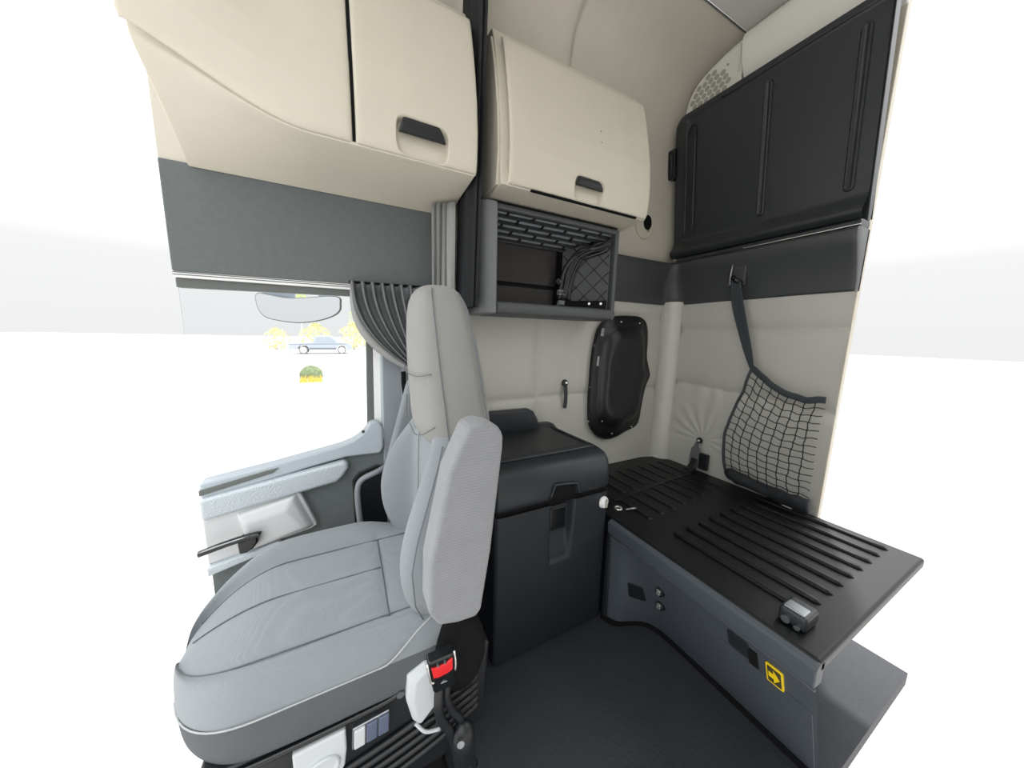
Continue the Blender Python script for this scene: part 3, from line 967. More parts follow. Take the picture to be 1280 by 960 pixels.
# front lip
oprism('front_lip', M['fascia'], lb, [(-1.150, BZ - 0.006), (-1.172, BZ - 0.010), (-1.178, BZ - 0.022), (-1.172, BZ - 0.080), (-1.12, BZ - 0.085), (-1.12, BZ - 0.006)], 0, 0.553, BX1, 0.005, 3)
obox('side_panel', M['black'], lb, 0.02, 0.552, -1.15, YR - 0.06, 0.0, BZ - 0.05, 0.004)
# fascia: lofted from a floor line to a top line
bot = [(0.556, -1.172), (0.575, -1.165), (0.60, -1.155), (0.63, -1.13), (0.66, -1.06), (0.69, -1.01), (0.73, -0.985), (0.80, -0.972), (0.95, -0.97), (1.15, -0.97), (BX1, -0.97)]
topl = [(0.556, -1.172), (0.575, -1.170), (0.60, -1.168), (0.64, -1.164), (0.69, -1.160), (0.74, -1.157), (0.80, -1.155), (0.86, -1.155), (0.98, -1.155), (1.15, -1.155), (BX1, -1.155)]
bm = NB()
rows = []
FZ0, FZ1 = 0.012, BZ - 0.085
B_ = catmull([(x, y, FZ0) for x, y in bot], 6)
T_ = catmull([(x, y, FZ1) for x, y in topl], 6)
for b_, t_ in zip(B_, T_):
    rows.append([b_.lerp(t_, k / 12) for k in range(13)])
a_loft(bm, rows, closed=False)
o = emit('fascia', bm, M['fascia'], lb, smooth=True)
if sum(p.normal.y for p in o.data.polygons) > 0:
    o.data.flip_normals()
fas = o
def fpt(x, z):
    """the point of the fascia surface at x and z"""
    q = (z - FZ0) / (FZ1 - FZ0)
    prev = None
    for b_, t_ in zip(B_, T_):
        p = b_.lerp(t_, q)
        if p.x >= x and prev is not None:
            t = (x - prev.x) / max(1e-6, p.x - prev.x)
            return prev.lerp(p, t)
        prev = p
    return Vector((x, prev.y, z))
def fplate(name, m, parent, x0, x1, z0, z1, h=0.004, r=0.008, skew=0.0):
    bm = NB()
    rings = []
    for d_ in (-0.004, h):
        rings.append([tuple(fpt(px, pz + skew * (px - x0)) + Vector((0, -0.93 * d_, 0.36 * d_ * 0))) for px, pz in rrect(x0, x1, z0, z1, r, 3)])
    a_loft(bm, rings)
    return emit(name, bm, m, parent, bevel=0.0015)
# dark toe strip at the floor
bm = NB()
a_loft(bm, [[tuple(p + Vector((0, dy, dz))) for p in [b_]][0] and [tuple(b_ + Vector((0.0, -0.014, -0.010))), tuple(b_ + Vector((0, -0.012, 0.012))), tuple(b_ + Vector((0, 0.004, 0.016))), tuple(b_ + Vector((0, 0.004, -0.010)))] for b_ in B_ for dy, dz in ((0, 0),)])
emit('toe_strip', bm, M['black_matte'], lb, smooth=False)
# highlight bead under the lip
bm = NB()
a_tube(bm, [tuple(t_ + Vector((0, -0.006, -0.004))) for t_ in T_], 0.005, 6)
emit('bead', bm, M['fascia'], fas, smooth=True)
# corner post beside the cabinet
oprism('corner_post', M['cabinet_dark'], lb, [(0.556, -1.178), (0.578, -1.176), (0.582, -1.165), (0.575, -1.15), (0.556, -1.15)], 2, 0.0, BZ - 0.08, 0.003)
bm = NB()
a_disc(bm, (0.572, -1.182, 0.478), (0, -1, 0.1), 0.012, 0.010, 14)
emit('plug', bm, M['black'], lb, bevel=0.002)
# blanking plate, sockets, access panel, recessed catch
bm = NB()
fplate('blanking_plate', M['black'], fas, 0.662, 0.722, 0.185, 0.272, 0.004, 0.006)
for x, z in ((0.821, 0.336), (0.803, 0.235)):
    c = fpt(x, z)
    bm = NB()
    a_disc(bm, c + Vector((0, -0.006, 0)), (0, -1, 0.2), 0.021, 0.02, 20, 0.018)
    sk = emit('socket', bm, M['black_gloss'], fas, bevel=0.002)
    bm = NB()
    cc = c + Vector((0.002, -0.019, 0.004))
    a_box(bm, cc.x - 0.010, cc.x + 0.008, cc.y - 0.005, cc.y + 0.006, cc.z - 0.012, cc.z + 0.012)
    emit('socket_cap', bm, M['stud'], sk, bevel=0.002)
fplate('access_panel', M['fascia'], fas, 0.905, BX1 - 0.01, 0.05, 0.345, 0.004, 0.006)
fplate('catch_cover', M['cabinet_dark'], fas, 1.115, 1.185, 0.362, 0.44, 0.006, 0.010)
fplate('catch_recess', M['black_matte'], fas, 1.180, 1.208, 0.35, 0.425, 0.007, 0.004)
stk = fplate('arrow_sticker', M['yellow'], fas, 1.232, 1.280, 0.337, 0.426, 0.006, 0.006)
stk['label'] = 'yellow arrow sticker'
fplate('sticker_field', M['sticker_dark'], stk, 1.237, 1.275, 0.345, 0.418, 0.0075, 0.004)
def fpoly(name, m, parent, pts, h):
    bm = NB()
    rings = [[tuple(fpt(px, pz) + Vector((0, -0.93 * d_, 0))) for px, pz in pts] for d_ in (h - 0.003, h)]
    a_loft(bm, rings)
    return emit(name, bm, m, parent)
fpoly('arrow', M['yellow'], stk, [(1.241, 0.370), (1.255, 0.370), (1.255, 0.352), (1.2715, 0.3815), (1.255, 0.411), (1.255, 0.393), (1.241, 0.393)], 0.009)
# latch at the right end of the bunk
lt = obox('latch', M['panel_black'], lb, 1.225, 1.30, -1.09, -1.00, BZ, BZ + 0.05, 0.012, 3)
obox('latch_plate', M['steel'], lt, 1.235, 1.29, -1.085, -1.04, BZ + 0.048, BZ + 0.056, 0.003)
bm = NB()
a_disc(bm, (1.25, -1.094, BZ + 0.018), (0, -1, 0), 0.012, 0.012, 14)
a_disc(bm, (1.28, -1.094, BZ + 0.012), (0, -1, 0), 0.008, 0.012, 14)
emit('latch_screw', bm, M['steel'], lt)
# little tag and anchor ring lying on the bunk
o = oprism('paper_tag', M['white_paint'], None, [(0.865, -0.225), (0.905, -0.235), (0.915, -0.205), (0.875, -0.195)], 2, BZ + 0.001, BZ + 0.004, 0.0)
tag(o, 'tiny white tag lying on the bunk in front of the cargo net', 'tag')
ar = thing('anchor_ring', 'small bright anchor ring and clip on the bunk corner beside the cabinet knob', 'ring', (0.53, -1.06, BZ))
bm = NB()
ring = [(0.52 + 0.016 * math.cos(t), -1.075 + 0.016 * math.sin(t), BZ + 0.013) for t in [k * math.pi / 8 for k in range(17)]]
a_tube(bm, ring, 0.006, 6)
emit('ring', bm, M['stud'], ar, smooth=True)
bm = NB()
a_tube(bm, [(0.545, -1.05, BZ + 0.013), (0.56, -1.02, BZ + 0.018), (0.56, -0.99, BZ + 0.013)], 0.006, 6, 3)
emit('clip', bm, M['steel'], ar, smooth=True)

# ------------------------------------------------------------------ upper bunk (folded up)
ub = thing('upper_bunk', 'black moulded upper bunk folded up against the rear wall', 'bunk', (0.5, -0.2, 2.0))
TA = math.atan2(0.1, 0.88)
def ubp(x, d_, v):
    """x, distance out of the face (towards the cab), height along the panel"""
    return (x, -0.2 - v * math.sin(TA) - d_ * math.cos(TA), 2.0 + v * math.cos(TA) - d_ * math.sin(TA))
HT = 0.885
out = []
for cx, cy, r, a0 in ((XE - 0.004, HT - 0.004, 0.004, 0), (0.035 + 0.085, HT - 0.085, 0.085, 90), (0.035 + 0.02, 0.02, 0.02, 180), (XE - 0.004, 0.004, 0.004, 270)):
    for k in range(7):
        a = math.radians(a0 + 90 * k / 6)
        out.append((cx + r * math.cos(a), cy + r * math.sin(a)))
bm = NB()
a_loft(bm, [[ubp(x, d_, v) for x, v in out] for d_ in (-0.085, -0.034)])
emit('panel', bm, M['panel_black'], ub, bevel=0.008, seg=3)
# dished front face: raised rim, sunk field
def field(u, v):
    x = 0.045 + (XE - 0.045) * u
    vv = 0.01 + (HT - 0.02) * v
    d_ = 0.0
    e = min(x - 0.035, HT - vv, vv + 0.02)
    cx_, cv_ = 0.035 + 0.085, HT - 0.085
    if x < cx_ and vv > cv_:            # round the upper corner
        rr_ = math.hypot(x - cx_, vv - cv_)
        if rr_ > 0.083:
            x, vv = cx_ + (x - cx_) * 0.083 / rr_, cv_ + (vv - cv_) * 0.083 / rr_
        e = 0.085 - min(rr_, 0.083)
    d_ -= 0.012 * math.exp(-e / 0.012)
    inx = sstep(0.118, 0.135, x) * (1 - sstep(0.832, 0.85, vv)) * sstep(0.085, 0.115, vv)
    d_ -= 0.009 * inx
    # rolled lower edge
    d_ += 0.045 * math.exp(-((vv - 0.04) / 0.04) ** 2)
    return ubp(x, d_, vv)
bm = NB()
a_grid(bm, field, 120, 140)
o = emit('face', bm, M['panel_black'], ub, smooth=True)
if sum(p.normal.y for p in o.data.polygons) > 0:
    o.data.flip_normals()
face = o
def bead(name, pts, r, m='panel_black'):
    bm = NB()
    a_tube(bm, [ubp(*p) for p in pts], r, 8, 4)
    return emit(name, bm, M[m], face, smooth=True)
bead('bead', [(0.127, 0.003, 0.13), (0.127, 0.003, 0.4), (0.127, 0.003, 0.72), (0.135, 0.003, 0.775), (0.16, 0.003, 0.805)], 0.008)
bead('bead', [(0.178, -0.004, 0.16), (0.178, -0.004, 0.45), (0.178, -0.004, 0.77)], 0.008)
bead('bead', [(0.34, -0.001, 0.842), (0.6, -0.001, 0.845), (XE, -0.001, 0.845)], 0.005)
for cx in (0.573, 0.93):
    bm = NB()
    rings = []
    pts = rrect(cx - 0.02, cx + 0.02, 0.14, 0.79, 0.019, 5)
    for d_, k in ((-0.02, 0.0), (-0.006, 0.0), (0.002, 0.006), (0.002, 0.009), (-0.006, 0.013)):
        pp = rrect(cx - 0.02 + k, cx + 0.02 - k, 0.14 + k, 0.79 - k, max(0.004, 0.019 - k), 5)
        rings.append([ubp(x, d_, v) for x, v in pp])
    a_loft(bm, rings)
    emit('long_rib', bm, M['panel_black'], face, smooth=True)
# side latch
bm = NB()
a_loft(bm, [[ubp(x, d_, v) for d_, v in ((-0.05, 0.53), (0.012, 0.53), (0.016, 0.55), (0.016, 0.69), (0.012, 0.71), (-0.05, 0.71))] for x in (0.0, 0.052)])
l_ = emit('side_latch', bm, M['black'], ub, bevel=0.006)
bead_ = NB()
a_tube(bead_, [ubp(0.03, 0.018, 0.56), ubp(0.03, 0.018, 0.68)], 0.007, 8)
emit('latch_rib', bead_, M['panel_black'], l_, smooth=True)
# hinge rail under the panel with its bright strip
oprism('hinge_rail', M['panel_black'], ub, [(-0.13, 1.972), (-0.222, 1.962), (-0.236, 1.975), (-0.234, 1.997), (-0.215, 2.004), (-0.13, 2.004)], 0, 0.09, XE, 0.006, 3)
oprism('bright_strip', M['stud'], ub, [(-0.232, 1.974), (-0.237, 1.976), (-0.237, 1.979), (-0.232, 1.981)], 0, 0.52, XE, 0.0)
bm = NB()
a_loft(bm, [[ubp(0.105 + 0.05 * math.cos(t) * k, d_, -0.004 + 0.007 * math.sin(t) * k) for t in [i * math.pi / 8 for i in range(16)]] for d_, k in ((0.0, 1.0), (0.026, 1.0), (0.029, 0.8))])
emit('hinge_glint', bm, M['stud'], ub, smooth=False)  # bright oval painted in for a small highlight on the rail

# ------------------------------------------------------------------ speaker panel
sp = thing('speaker_panel', 'white corner panel with a honeycomb speaker grille above the folded upper bunk', 'speaker', (0.18, YR - 0.01, 2.8))
po = [(0.03, 2.78), (0.03, 2.96), (0.055, 3.03), (0.10, 3.085), (0.17, 3.12), (0.26, 3.145), (0.345, 3.16), (0.368, 3.155), (0.372, 3.12), (0.37, 2.78)]
bm = NB()
a_prism(bm, po, 1, YR - 0.05, YR - 0.003)
emit('plate', bm, M['white_plastic'], sp, bevel=0.008, seg=3)
otube('plate_edge', M['white_plastic'], sp, [(x, YR - 0.052, z) for x, z in [(0.036, 2.80), (0.04, 2.95), (0.062, 3.02), (0.108, 3.073), (0.175, 3.105), (0.26, 3.13), (0.335, 3.143), (0.35, 3.12), (0.352, 3.0)]], 0.005, 6, 4)
gx, gz, ga, gb = 0.185, 2.985, 0.125, 0.105
bm = NB()
R_ = 0.019
for i in range(-8, 9):
    for j in range(-8, 9):
        x = i * R_ * 1.95 + (R_ * 0.975 if j % 2 else 0)
        z = j * R_ * 1.69
        if (x / ga) ** 2 + (z / gb) ** 2 < 0.97:
            rings = []
            for yy in (YR - 0.05, YR - 0.0525):
                rings.append([(gx + x + R_ * 0.88 * math.cos(math.pi / 6 + k * math.pi / 3), yy, gz + z + R_ * 0.88 * math.sin(math.pi / 6 + k * math.pi / 3)) for k in range(6)])
            a_loft(bm, rings)
emit('honeycomb_grille', bm, M['grille_grey'], sp)
bm = NB()
a_disc(bm, (0.285, YR - 0.052, 3.075), (0, 1, 0), 0.006, 0.008, 10)
emit('screw', bm, M['grille_grey'], sp)

# ------------------------------------------------------------------ cargo net
cn = thing('cargo_net', 'black cargo net pouch hanging from a strap on the grey rear wall', 'net', (0.75, -0.25, 0.58))
hk = oprism('hook_plate', M['shelf'], cn, [(0.455, 1.77), (0.545, 1.77), (0.55, 1.86), (0.54, 1.93), (0.46, 1.93), (0.45, 1.86)], 1, -0.232, -0.20, 0.008, 3)
bm = NB()
a_tube(bm, [(0.475, -0.236, 1.90), (0.474, -0.245, 1.82), (0.476, -0.245, 1.775)], 0.006, 8, 3)
emit('hook_slot', bm, M['steel'], hk, smooth=True)
otube('hook', M['black_gloss'], cn, [(0.49, -0.235, 1.81), (0.50, -0.262, 1.815), (0.515, -0.268, 1.80), (0.53, -0.262, 1.79), (0.535, -0.24, 1.78)], 0.014, 10, 4)
bm = NB()
for k in range(5):
    ox = (k - 2) * 0.011
    a_tube(bm, [(0.512 + ox * 0.9, -0.262, 1.80), (0.545 + ox * 1.2, -0.262, 1.65), (0.59 + ox * 1.0, -0.258, 1.50), (0.628 + ox * 0.7, -0.255, 1.38), (0.655 + ox * 0.2, -0.252, 1.295)], 0.006, 6, 5, flat=(0.0066, 0.0035), up=(0, 1, 0))
emit('strap', bm, M['webbing'], cn, smooth=True)
def netc(u, v):
    # u: left to right, v: top to bottom
    tx = 0.655 + (XE - 0.01 - 0.655) * u
    tz = 1.30 - 0.115 * math.sin(min(1, u * 1.15) * math.pi / 2) - 0.01 * u
    lx = [0.655, 0.637, 0.603, 0.572, 0.562, 0.585]
    t = v * 5
    i = min(4, int(t))
    f_ = t - i
    ex = (lx[i] * (1 - f_) + lx[i + 1] * f_)
    x = ex + (XE - 0.01 - ex) * u
    bz = 0.655 - 0.02 * u
    z = tz + (bz - tz) * v
    z -= 0.035 * math.sin(math.pi * u) * (1 - v) * 0.6
    y = -0.25 - 0.05 * math.sin(math.pi * v ** 0.8) * (0.35 + 0.65 * math.sin(math.pi * min(1, u * 0.8 + 0.15)))
    return Vector((x + 0.006 * noise.noise(Vector((u * 6, v * 7, 0))), y, z + 0.006 * noise.noise(Vector((u * 7, v * 6, 4)))))
bm = NB()
for i in range(1, 9):
    u = i / 9
    a_tube(bm, [netc(u + 0.004 * math.sin(k * 1.9 + i), k / 36) for k in range(37)], 0.0026, 5)
for j in range(1, 14):
    v = j / 14
    a_tube(bm, [netc(k / 36, min(1, v + 0.005 * math.sin(k * 0.9 + j))) for k in range(37)], 0.0026, 5)
for i in range(1, 9):
    for j in range(1, 14):
        bmesh.ops.create_icosphere(bm, subdivisions=1, radius=0.0042, matrix=Matrix.Translation(netc(i / 9, j / 14)))
emit('netting', bm, M['net'], cn, smooth=True)
bm = NB()
a_tube(bm, [netc(0, k / 24) for k in range(25)], 0.008, 8, 0, flat=(0.012, 0.006), up=(1, 0, 0))
emit('side_border', bm, M['webbing'], cn, smooth=True)
bm = NB()
a_tube(bm, [netc(k / 24, 0.0) + Vector((0, -0.003, 0)) for k in range(25)], 0.01, 8, 0, flat=(0.005, 0.017), up=(0, 0, 1))
emit('top_border', bm, M['webbing'], cn, smooth=True)
bm = NB()
pts = []
for k in range(40):
    t = k / 39
    pts.append(Vector((0.575 + (XE - 0.585) * t, -0.235 - 0.015 * math.sin(t * 9), 0.637 - 0.022 * t + 0.010 * math.sin(t * 7 + 1))))
rings = []
for k, p in enumerate(pts):
    rr = []
    for a in range(14):
        th = a * 2 * math.pi / 14
        r = 0.030 + 0.010 * noise.noise(Vector((p.x * 22, math.cos(th) * 1.6, math.sin(th) * 1.6)))
        r *= min(1, 0.35 + k / 4)
        rr.append(p + Vector((0, r * 1.1 * math.cos(th), r * math.sin(th) * 1.15)))
    rings.append(rr)
a_loft(bm, rings)
emit('bottom_roll', bm, M['net'], cn, smooth=True)

# ------------------------------------------------------------------ driver seat
st = thing('driver_seat', 'grey cloth covered driver seat with high headrest and raised armrests', 'seat', (0.55, -2.3, 0.0))
SX = 0.54
# cushion: sections along y
def cush_section(y):
    t = max(0.0, min(0.985, (-2.50 - y) / 0.245))      # 0 .. 1 toward the rounded front
    b_ = sstep(-2.10, -1.98, y)
    hw = (1 - t ** 2.2) ** 0.6 - 0.06 * b_
    drop = 0.085 * t ** 2
    up = 0.0
    fall = 0.05 * sstep(-2.30, -2.08, y)
    tab = [(-0.325, 0.46), (-0.340, 0.52), (-0.342, 0.585), (-0.325, 0.632), (-0.292, 0.667), (-0.252, 0.681), (-0.212, 0.674), (-0.176, 0.650), (-0.162, 0.642), (-0.14, 0.648), (-0.07, 0.647), (-0.004, 0.645), (0.004, 0.645), (0.07, 0.648), (0.17, 0.650), (0.205, 0.651), (0.220, 0.645), (0.24, 0.655), (0.268, 0.668), (0.298, 0.660), (0.318, 0.632), (0.326, 0.598), (0.327, 0.55), (0.318, 0.49), (0.30, 0.445)]
    return [(SX + x * hw, y, z - drop * (1 if z > 0.55 else 0.2) - (fall * sstep(-0.16, -0.24, x) if z > 0.55 else 0)) for x, z in tab]
ysec = [-2.742, -2.738, -2.73, -2.715, -2.69, -2.66, -2.62, -2.58, -2.54, -2.45, -2.38, -2.32, -2.28, -2.24, -2.225, -2.21, -2.16, -2.11, -2.05, -2.0]
bm = NB()
rings = []
for k, y in enumerate(ysec):
    r = cush_section(y)
    if k < 3:
        sc = (0.55, 0.82, 0.95)[k]
        cz = 0.53
        r = [(x, yy, cz + (z - cz) * sc) for x, yy, z in r]
    # wrinkles on the near side
    r = [(x, yy, z - (0.006 if abs(yy + 2.225) < 0.008 and 0.36 < x < 0.77 else 0) + 0.004 * noise.noise(Vector((x * 6, yy * 6, 0)))) for x, yy, z in r]
    rings.append(r)
a_loft(bm, rings)
cu = emit('seat_cushion', bm, [M['seat'], M['seat_shaded']], st, smooth=True)
# same cloth below the piping, its side shade painted in as darker grey
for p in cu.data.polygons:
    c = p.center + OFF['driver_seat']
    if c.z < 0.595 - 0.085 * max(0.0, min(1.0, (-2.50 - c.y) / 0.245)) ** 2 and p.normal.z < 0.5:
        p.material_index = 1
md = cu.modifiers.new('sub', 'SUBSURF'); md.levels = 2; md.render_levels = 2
def seam_line(idx_x, name='seam', m='seam', r=0.002, y0=-2.72, y1=-2.06, dz=0.0, yend=None):
    pts = []
    n = 26
    for k in range(n + 1):
        y = y0 + (y1 - y0) * k / n
        sec = cush_section(y)
        a = sec[idx_x]
        pts.append((a[0], y, a[2] + dz))
    bm = NB()
    a_tube(bm, pts, r, 6)
    return emit(name, bm, M[m], cu, smooth=True)
seam_line(8, dz=0.004)
seam_line(12, dz=0.0005, r=0.002, y1=-2.225)
seam_line(16, dz=0.004)
seam_line(21, 'piping', 'seam_light', 0.002, y1=-2.24)
bm = NB()
a_tube(bm, [(SX + x, -2.225, 0.645 + z) for x, z in ((-0.165, 0.0), (-0.1, 0.003), (0.0, 0.001), (0.1, 0.003), (0.225, 0.004))], 0.0025, 6, 4)
emit('seam', bm, M['seam'], cu, smooth=True)
bm = NB()
a_tube(bm, [(0.8665, -2.262, 0.597), (0.868, -2.235, 0.606), (0.868, -2.20, 0.634), (0.860, -2.165, 0.658), (0.845, -2.12, 0.675)], 0.002, 6, 4)
emit('piping', bm, M['seam_light'], cu, smooth=True)
# backrest: rings by height: half-widths, centre, front of bolster, front of panel, back
BT = [  # z, x_left, x_right, y_bolster, y_panel, y_back
    (0.585, 0.29, 0.80, -2.110, -2.09, -1.985),
    (0.64, 0.258, 0.832, -2.160, -2.088, -1.945),
    (0.72, 0.236, 0.850, -2.196, -2.085, -1.93),
    (0.82, 0.226, 0.854, -2.206, -2.082, -1.92),
    (0.90, 0.228, 0.850, -2.190, -2.080, -1.91),
    (1.00, 0.246, 0.832, -2.150, -2.078, -1.90),
    (1.08, 0.292, 0.774, -2.100, -2.074, -1.895),
    (1.13, 0.335, 0.728, -2.070, -2.066, -1.892),
    (1.18, 0.37, 0.69, -2.060, -2.058, -1.90),
]
def back_ring(z, xl, xr, yb, yp, yk):
    w = xr - xl
    c = (xl + xr) / 2
    pr = [(-0.5, 0.45), (-0.5, 0.75), (-0.485, 0.92), (-0.44, 1.0), (-0.385, 0.97), (-0.33, 0.60 if yb < yp - 0.02 else 0.9)]
    ring = []
    def yy(t, front):
        return yk + (front - yk) * t
    ring.append((xl + 0.03 * w, yk + 0.004, z))
    ring.append((xl, yy(0.3, yb), z))
    ring.append((xl - 0.002, yy(0.62, yb), z))
    ring.append((xl + 0.018 * w, yy(0.86, yb), z))
    ring.append((xl + 0.062 * w, yy(0.985, yb), z))
    ring.append((xl + 0.12 * w, yy(0.985, yb), z))
    ring.append((xl + 0.175 * w, yb + (yp - yb) * 0.55, z))
    ring.append((xl + 0.215 * w, yp + 0.004, z))
    ring.append((xl + 0.26 * w, yp - 0.004, z))
    ring.append((c, yp - 0.012, z))
    ring.append((xr - 0.26 * w, yp - 0.004, z))
    ring.append((xr - 0.215 * w, yp + 0.004, z))
    ring.append((xr - 0.175 * w, yb + (yp - yb) * 0.55, z))
    ring.append((xr - 0.12 * w, yy(0.985, yb), z))
    ring.append((xr - 0.062 * w, yy(0.985, yb), z))
    ring.append((xr - 0.018 * w, yy(0.86, yb), z))
    ring.append((xr + 0.002, yy(0.62, yb), z))
    ring.append((xr, yy(0.3, yb), z))
    ring.append((xr - 0.03 * w, yk + 0.004, z))
    ring.append((c, yk, z))
    return ring
bm = NB()
a_loft(bm, [back_ring(*t) for t in BT])
bk = emit('backrest', bm, M['seat'], st, subsurf=2)
def back_at(z):
    return back_ring(z, *interp([(t[0],) + t[1:] for t in BT], z))
for idx in (7, 9, 11):
    bm = NB()
    pts = []
    for k in range(20):
        z = 0.66 + 0.50 * k / 19
        p = back_at(z)[idx]
        pts.append((p[0], p[1] - (0.002 if idx != 9 else 0.001), z))
    a_tube(bm, pts, 0.0018 if idx != 9 else 0.0012, 6)
    emit('seam', bm, M['seam'], bk, smooth=True)
# pale piping loop round the near bolster
bm = NB()
pts = []
for k in range(16):
    z = 0.62 + 0.50 * k / 15
    p = back_at(z)[15]
    pts.append((p[0] + 0.006, p[1] - 0.006, z))
a_tube(bm, pts, 0.002, 6)
emit('piping', bm, M['seam'], bk, smooth=True)
# headrest
HR = [  # z, x_left, x_right, y_front, y_back
    (1.08, 0.356, 0.722, -2.066, -1.876),
    (1.12, 0.350, 0.724, -2.088, -1.870),
    (1.17, 0.352, 0.714, -2.097, -1.868),
    (1.22, 0.356, 0.704, -2.098, -1.872),
    (1.30, 0.362, 0.694, -2.104, -1.884),
    (1.40, 0.372, 0.682, -2.108, -1.900),
    (1.48, 0.386, 0.670, -2.108, -1.918),
    (1.54, 0.404, 0.655, -2.104, -1.934),
    (1.58, 0.428, 0.632, -2.094, -1.952),
    (1.603, 0.465, 0.60, -2.070, -1.975),
    (1.608, 0.50, 0.565, -2.045, -2.0),
]
def head_ring(z, xl, xr, yf, yk):
    w = xr - xl
    dp = yk - yf
    c = (xl + xr) / 2
    return [(xl + 0.08 * w, yk - 0.02 * dp, z), (xl + 0.0 * w, yk - 0.22 * dp, z), (xl - 0.004, yf + 0.45 * dp, z), (xl + 0.02 * w, yf + 0.14 * dp, z), (xl + 0.12 * w, yf + 0.02 * dp, z), (c, yf - 0.006, z),
            (xr - 0.14 * w, yf + 0.03 * dp, z), (xr - 0.035 * w, yf + 0.14 * dp, z), (xr, yf + 0.28 * dp, z), (xr + 0.008, yf + 0.55 * dp, z), (xr + 0.0 * w, yk - 0.18 * dp, z), (xr - 0.08 * w, yk - 0.01 * dp, z), (c, yk + 0.004, z)]
bm = NB()
a_loft(bm, [head_ring(*t) for t in HR])
hd = emit('headrest', bm, M['head_cloth'], st, subsurf=2)
def head_at(z):
    return head_ring(z, *interp(HR, z))
bm = NB()
pts = []
for k in range(24):
    z = 1.12 + 0.47 * k / 23
    p = head_at(z)[8]
    pts.append((p[0] + 0.003, p[1] - 0.004, z))
a_tube(bm, pts, 0.002, 6)
emit('piping', bm, M['seam'], hd, smooth=True)
bm = NB()
pts = []
for k in range(24):
    z = 1.14 + 0.44 * k / 23
    p = head_at(z)[10]
    pts.append((p[0] + 0.004 + 0.002 * math.sin(k * 2.4), p[1] + 0.004, z))
a_tube(bm, pts, 0.0026, 6)
emit('piping', bm, M['seam'], hd, smooth=True)
# lower hem of the headrest cover, dips to a point in the middle
bm = NB()
pts = []
for (x, y, z) in ((0.362, -2.095, 1.215), (0.43, -2.108, 1.15), (0.50, -2.106, 1.128), (0.56, -2.106, 1.118), (0.62, -2.104, 1.128), (0.67, -2.096, 1.145), (0.70, -2.07, 1.17)):
    pts.append((x, y, z))
a_tube(bm, pts, 0.0018, 6, 5)
emit('hem', bm, M['seam'], hd, smooth=True)
bm = NB()
a_tube(bm, [(0.37, -2.096, 1.335), (0.44, -2.112, 1.325), (0.53, -2.115, 1.318), (0.61, -2.111, 1.318), (0.655, -2.10, 1.322), (0.682, -2.075, 1.33)], 0.0018, 6, 5)
emit('seam', bm, M['seam'], hd, smooth=True)
# armrests folded up
def armrest(x0, x1, pts, name_m, bev=0.022):
    bm = NB()
    a_prism(bm, pts, 0, x0, x1)
    return emit('armrest', bm, name_m, st, bevel=bev, seg=4, angle=20)
A = armrest(0.866, 0.952, [(-2.128, 0.738), (-2.08, 0.726), (-2.03, 0.722), (-2.015, 0.74), (-1.990, 0.90), (-1.961, 1.17), (-1.960, 1.205), (-1.975, 1.232), (-2.02, 1.246), (-2.052, 1.236), (-2.10, 1.13), (-2.148, 0.905), (-2.152, 0.78)], M['arm_cloth'])
A['label'] = 'near raised armrest in coarse woven cloth'
bm = NB()
a_tube(bm, [(0.948, -2.118, 0.75), (0.948, -2.136, 0.79), (0.948, -2.134, 0.905), (0.948, -2.088, 1.13), (0.948, -2.043, 1.222), (0.948, -2.015, 1.230)], 0.0022, 6, 4)
emit('piping', bm, M['seam'], A, smooth=True)
B = armrest(0.158, 0.212, [(-2.145, 0.80), (-2.08, 0.78), (-2.03, 0.80), (-1.985, 1.20), (-2.0, 1.255), (-2.035, 1.268), (-2.065, 1.24), (-2.17, 0.86)], M['seat'], 0.018)
B['label'] = 'far raised armrest'
# seat base
sb = oprism('seat_base', M['black'], st, [(-2.64, 0.47), (-2.60, 0.20), (-2.55, 0.16), (-2.10, 0.16), (-1.96, 0.22), (-1.94, 0.50), (-2.10, 0.52), (-2.26, 0.485), (-2.50, 0.475)], 0, 0.27, 0.84, 0.012, 3)
oprism('suspension', M['black_matte'], st, [(-2.56, 0.0), (-2.06, 0.0), (-2.10, 0.165), (-2.54, 0.165)], 0, 0.30, 0.82, 0.01)
bm = NB()
for k in range(5):
    a_tube(bm, [(0.838, -2.50, 0.175 + 0.028 * k), (0.846, -2.3, 0.205 + 0.030 * k), (0.846, -2.12, 0.245 + 0.030 * k), (0.838, -1.98, 0.29 + 0.026 * k)], 0.009, 8, 4)
emit('bellows_ridge', bm, M['black'], sb, smooth=True)
otube('edge_rail', M['black_gloss'], sb, [(0.845, -2.60, 0.462), (0.848, -2.45, 0.463), (0.850, -2.26, 0.470), (0.850, -2.215, 0.478)], 0.008, 8, 4)
bm = NB()
a_disc(bm, (0.855, -2.212, 0.482), (1, 0, 0), 0.010, 0.012, 12)
emit('screw', bm, M['steel'], sb)
# switch panel with three rockers
pnl = oprism('switch_panel', M['steel'], st, [(-2.335, 0.379), (-2.245, 0.386), (-2.241, 0.450), (-2.331, 0.443)], 0, 0.838, 0.858, 0.003)
for k, mm in enumerate(('lever', 'switch_blue', 'switch_blue')):
    y0 = -2.330 + 0.0293 * k
    s_ = oprism('rocker_switch', M[mm], pnl, [(y0, 0.3845 + 0.002 * k), (y0 + 0.0265, 0.3865 + 0.002 * k), (y0 + 0.029, 0.4415 + 0.002 * k), (y0 + 0.003, 0.4395 + 0.002 * k)], 0, 0.852, 0.864, 0.003)
    if k == 0:
        s_['label'] = 'pale rocker switch'
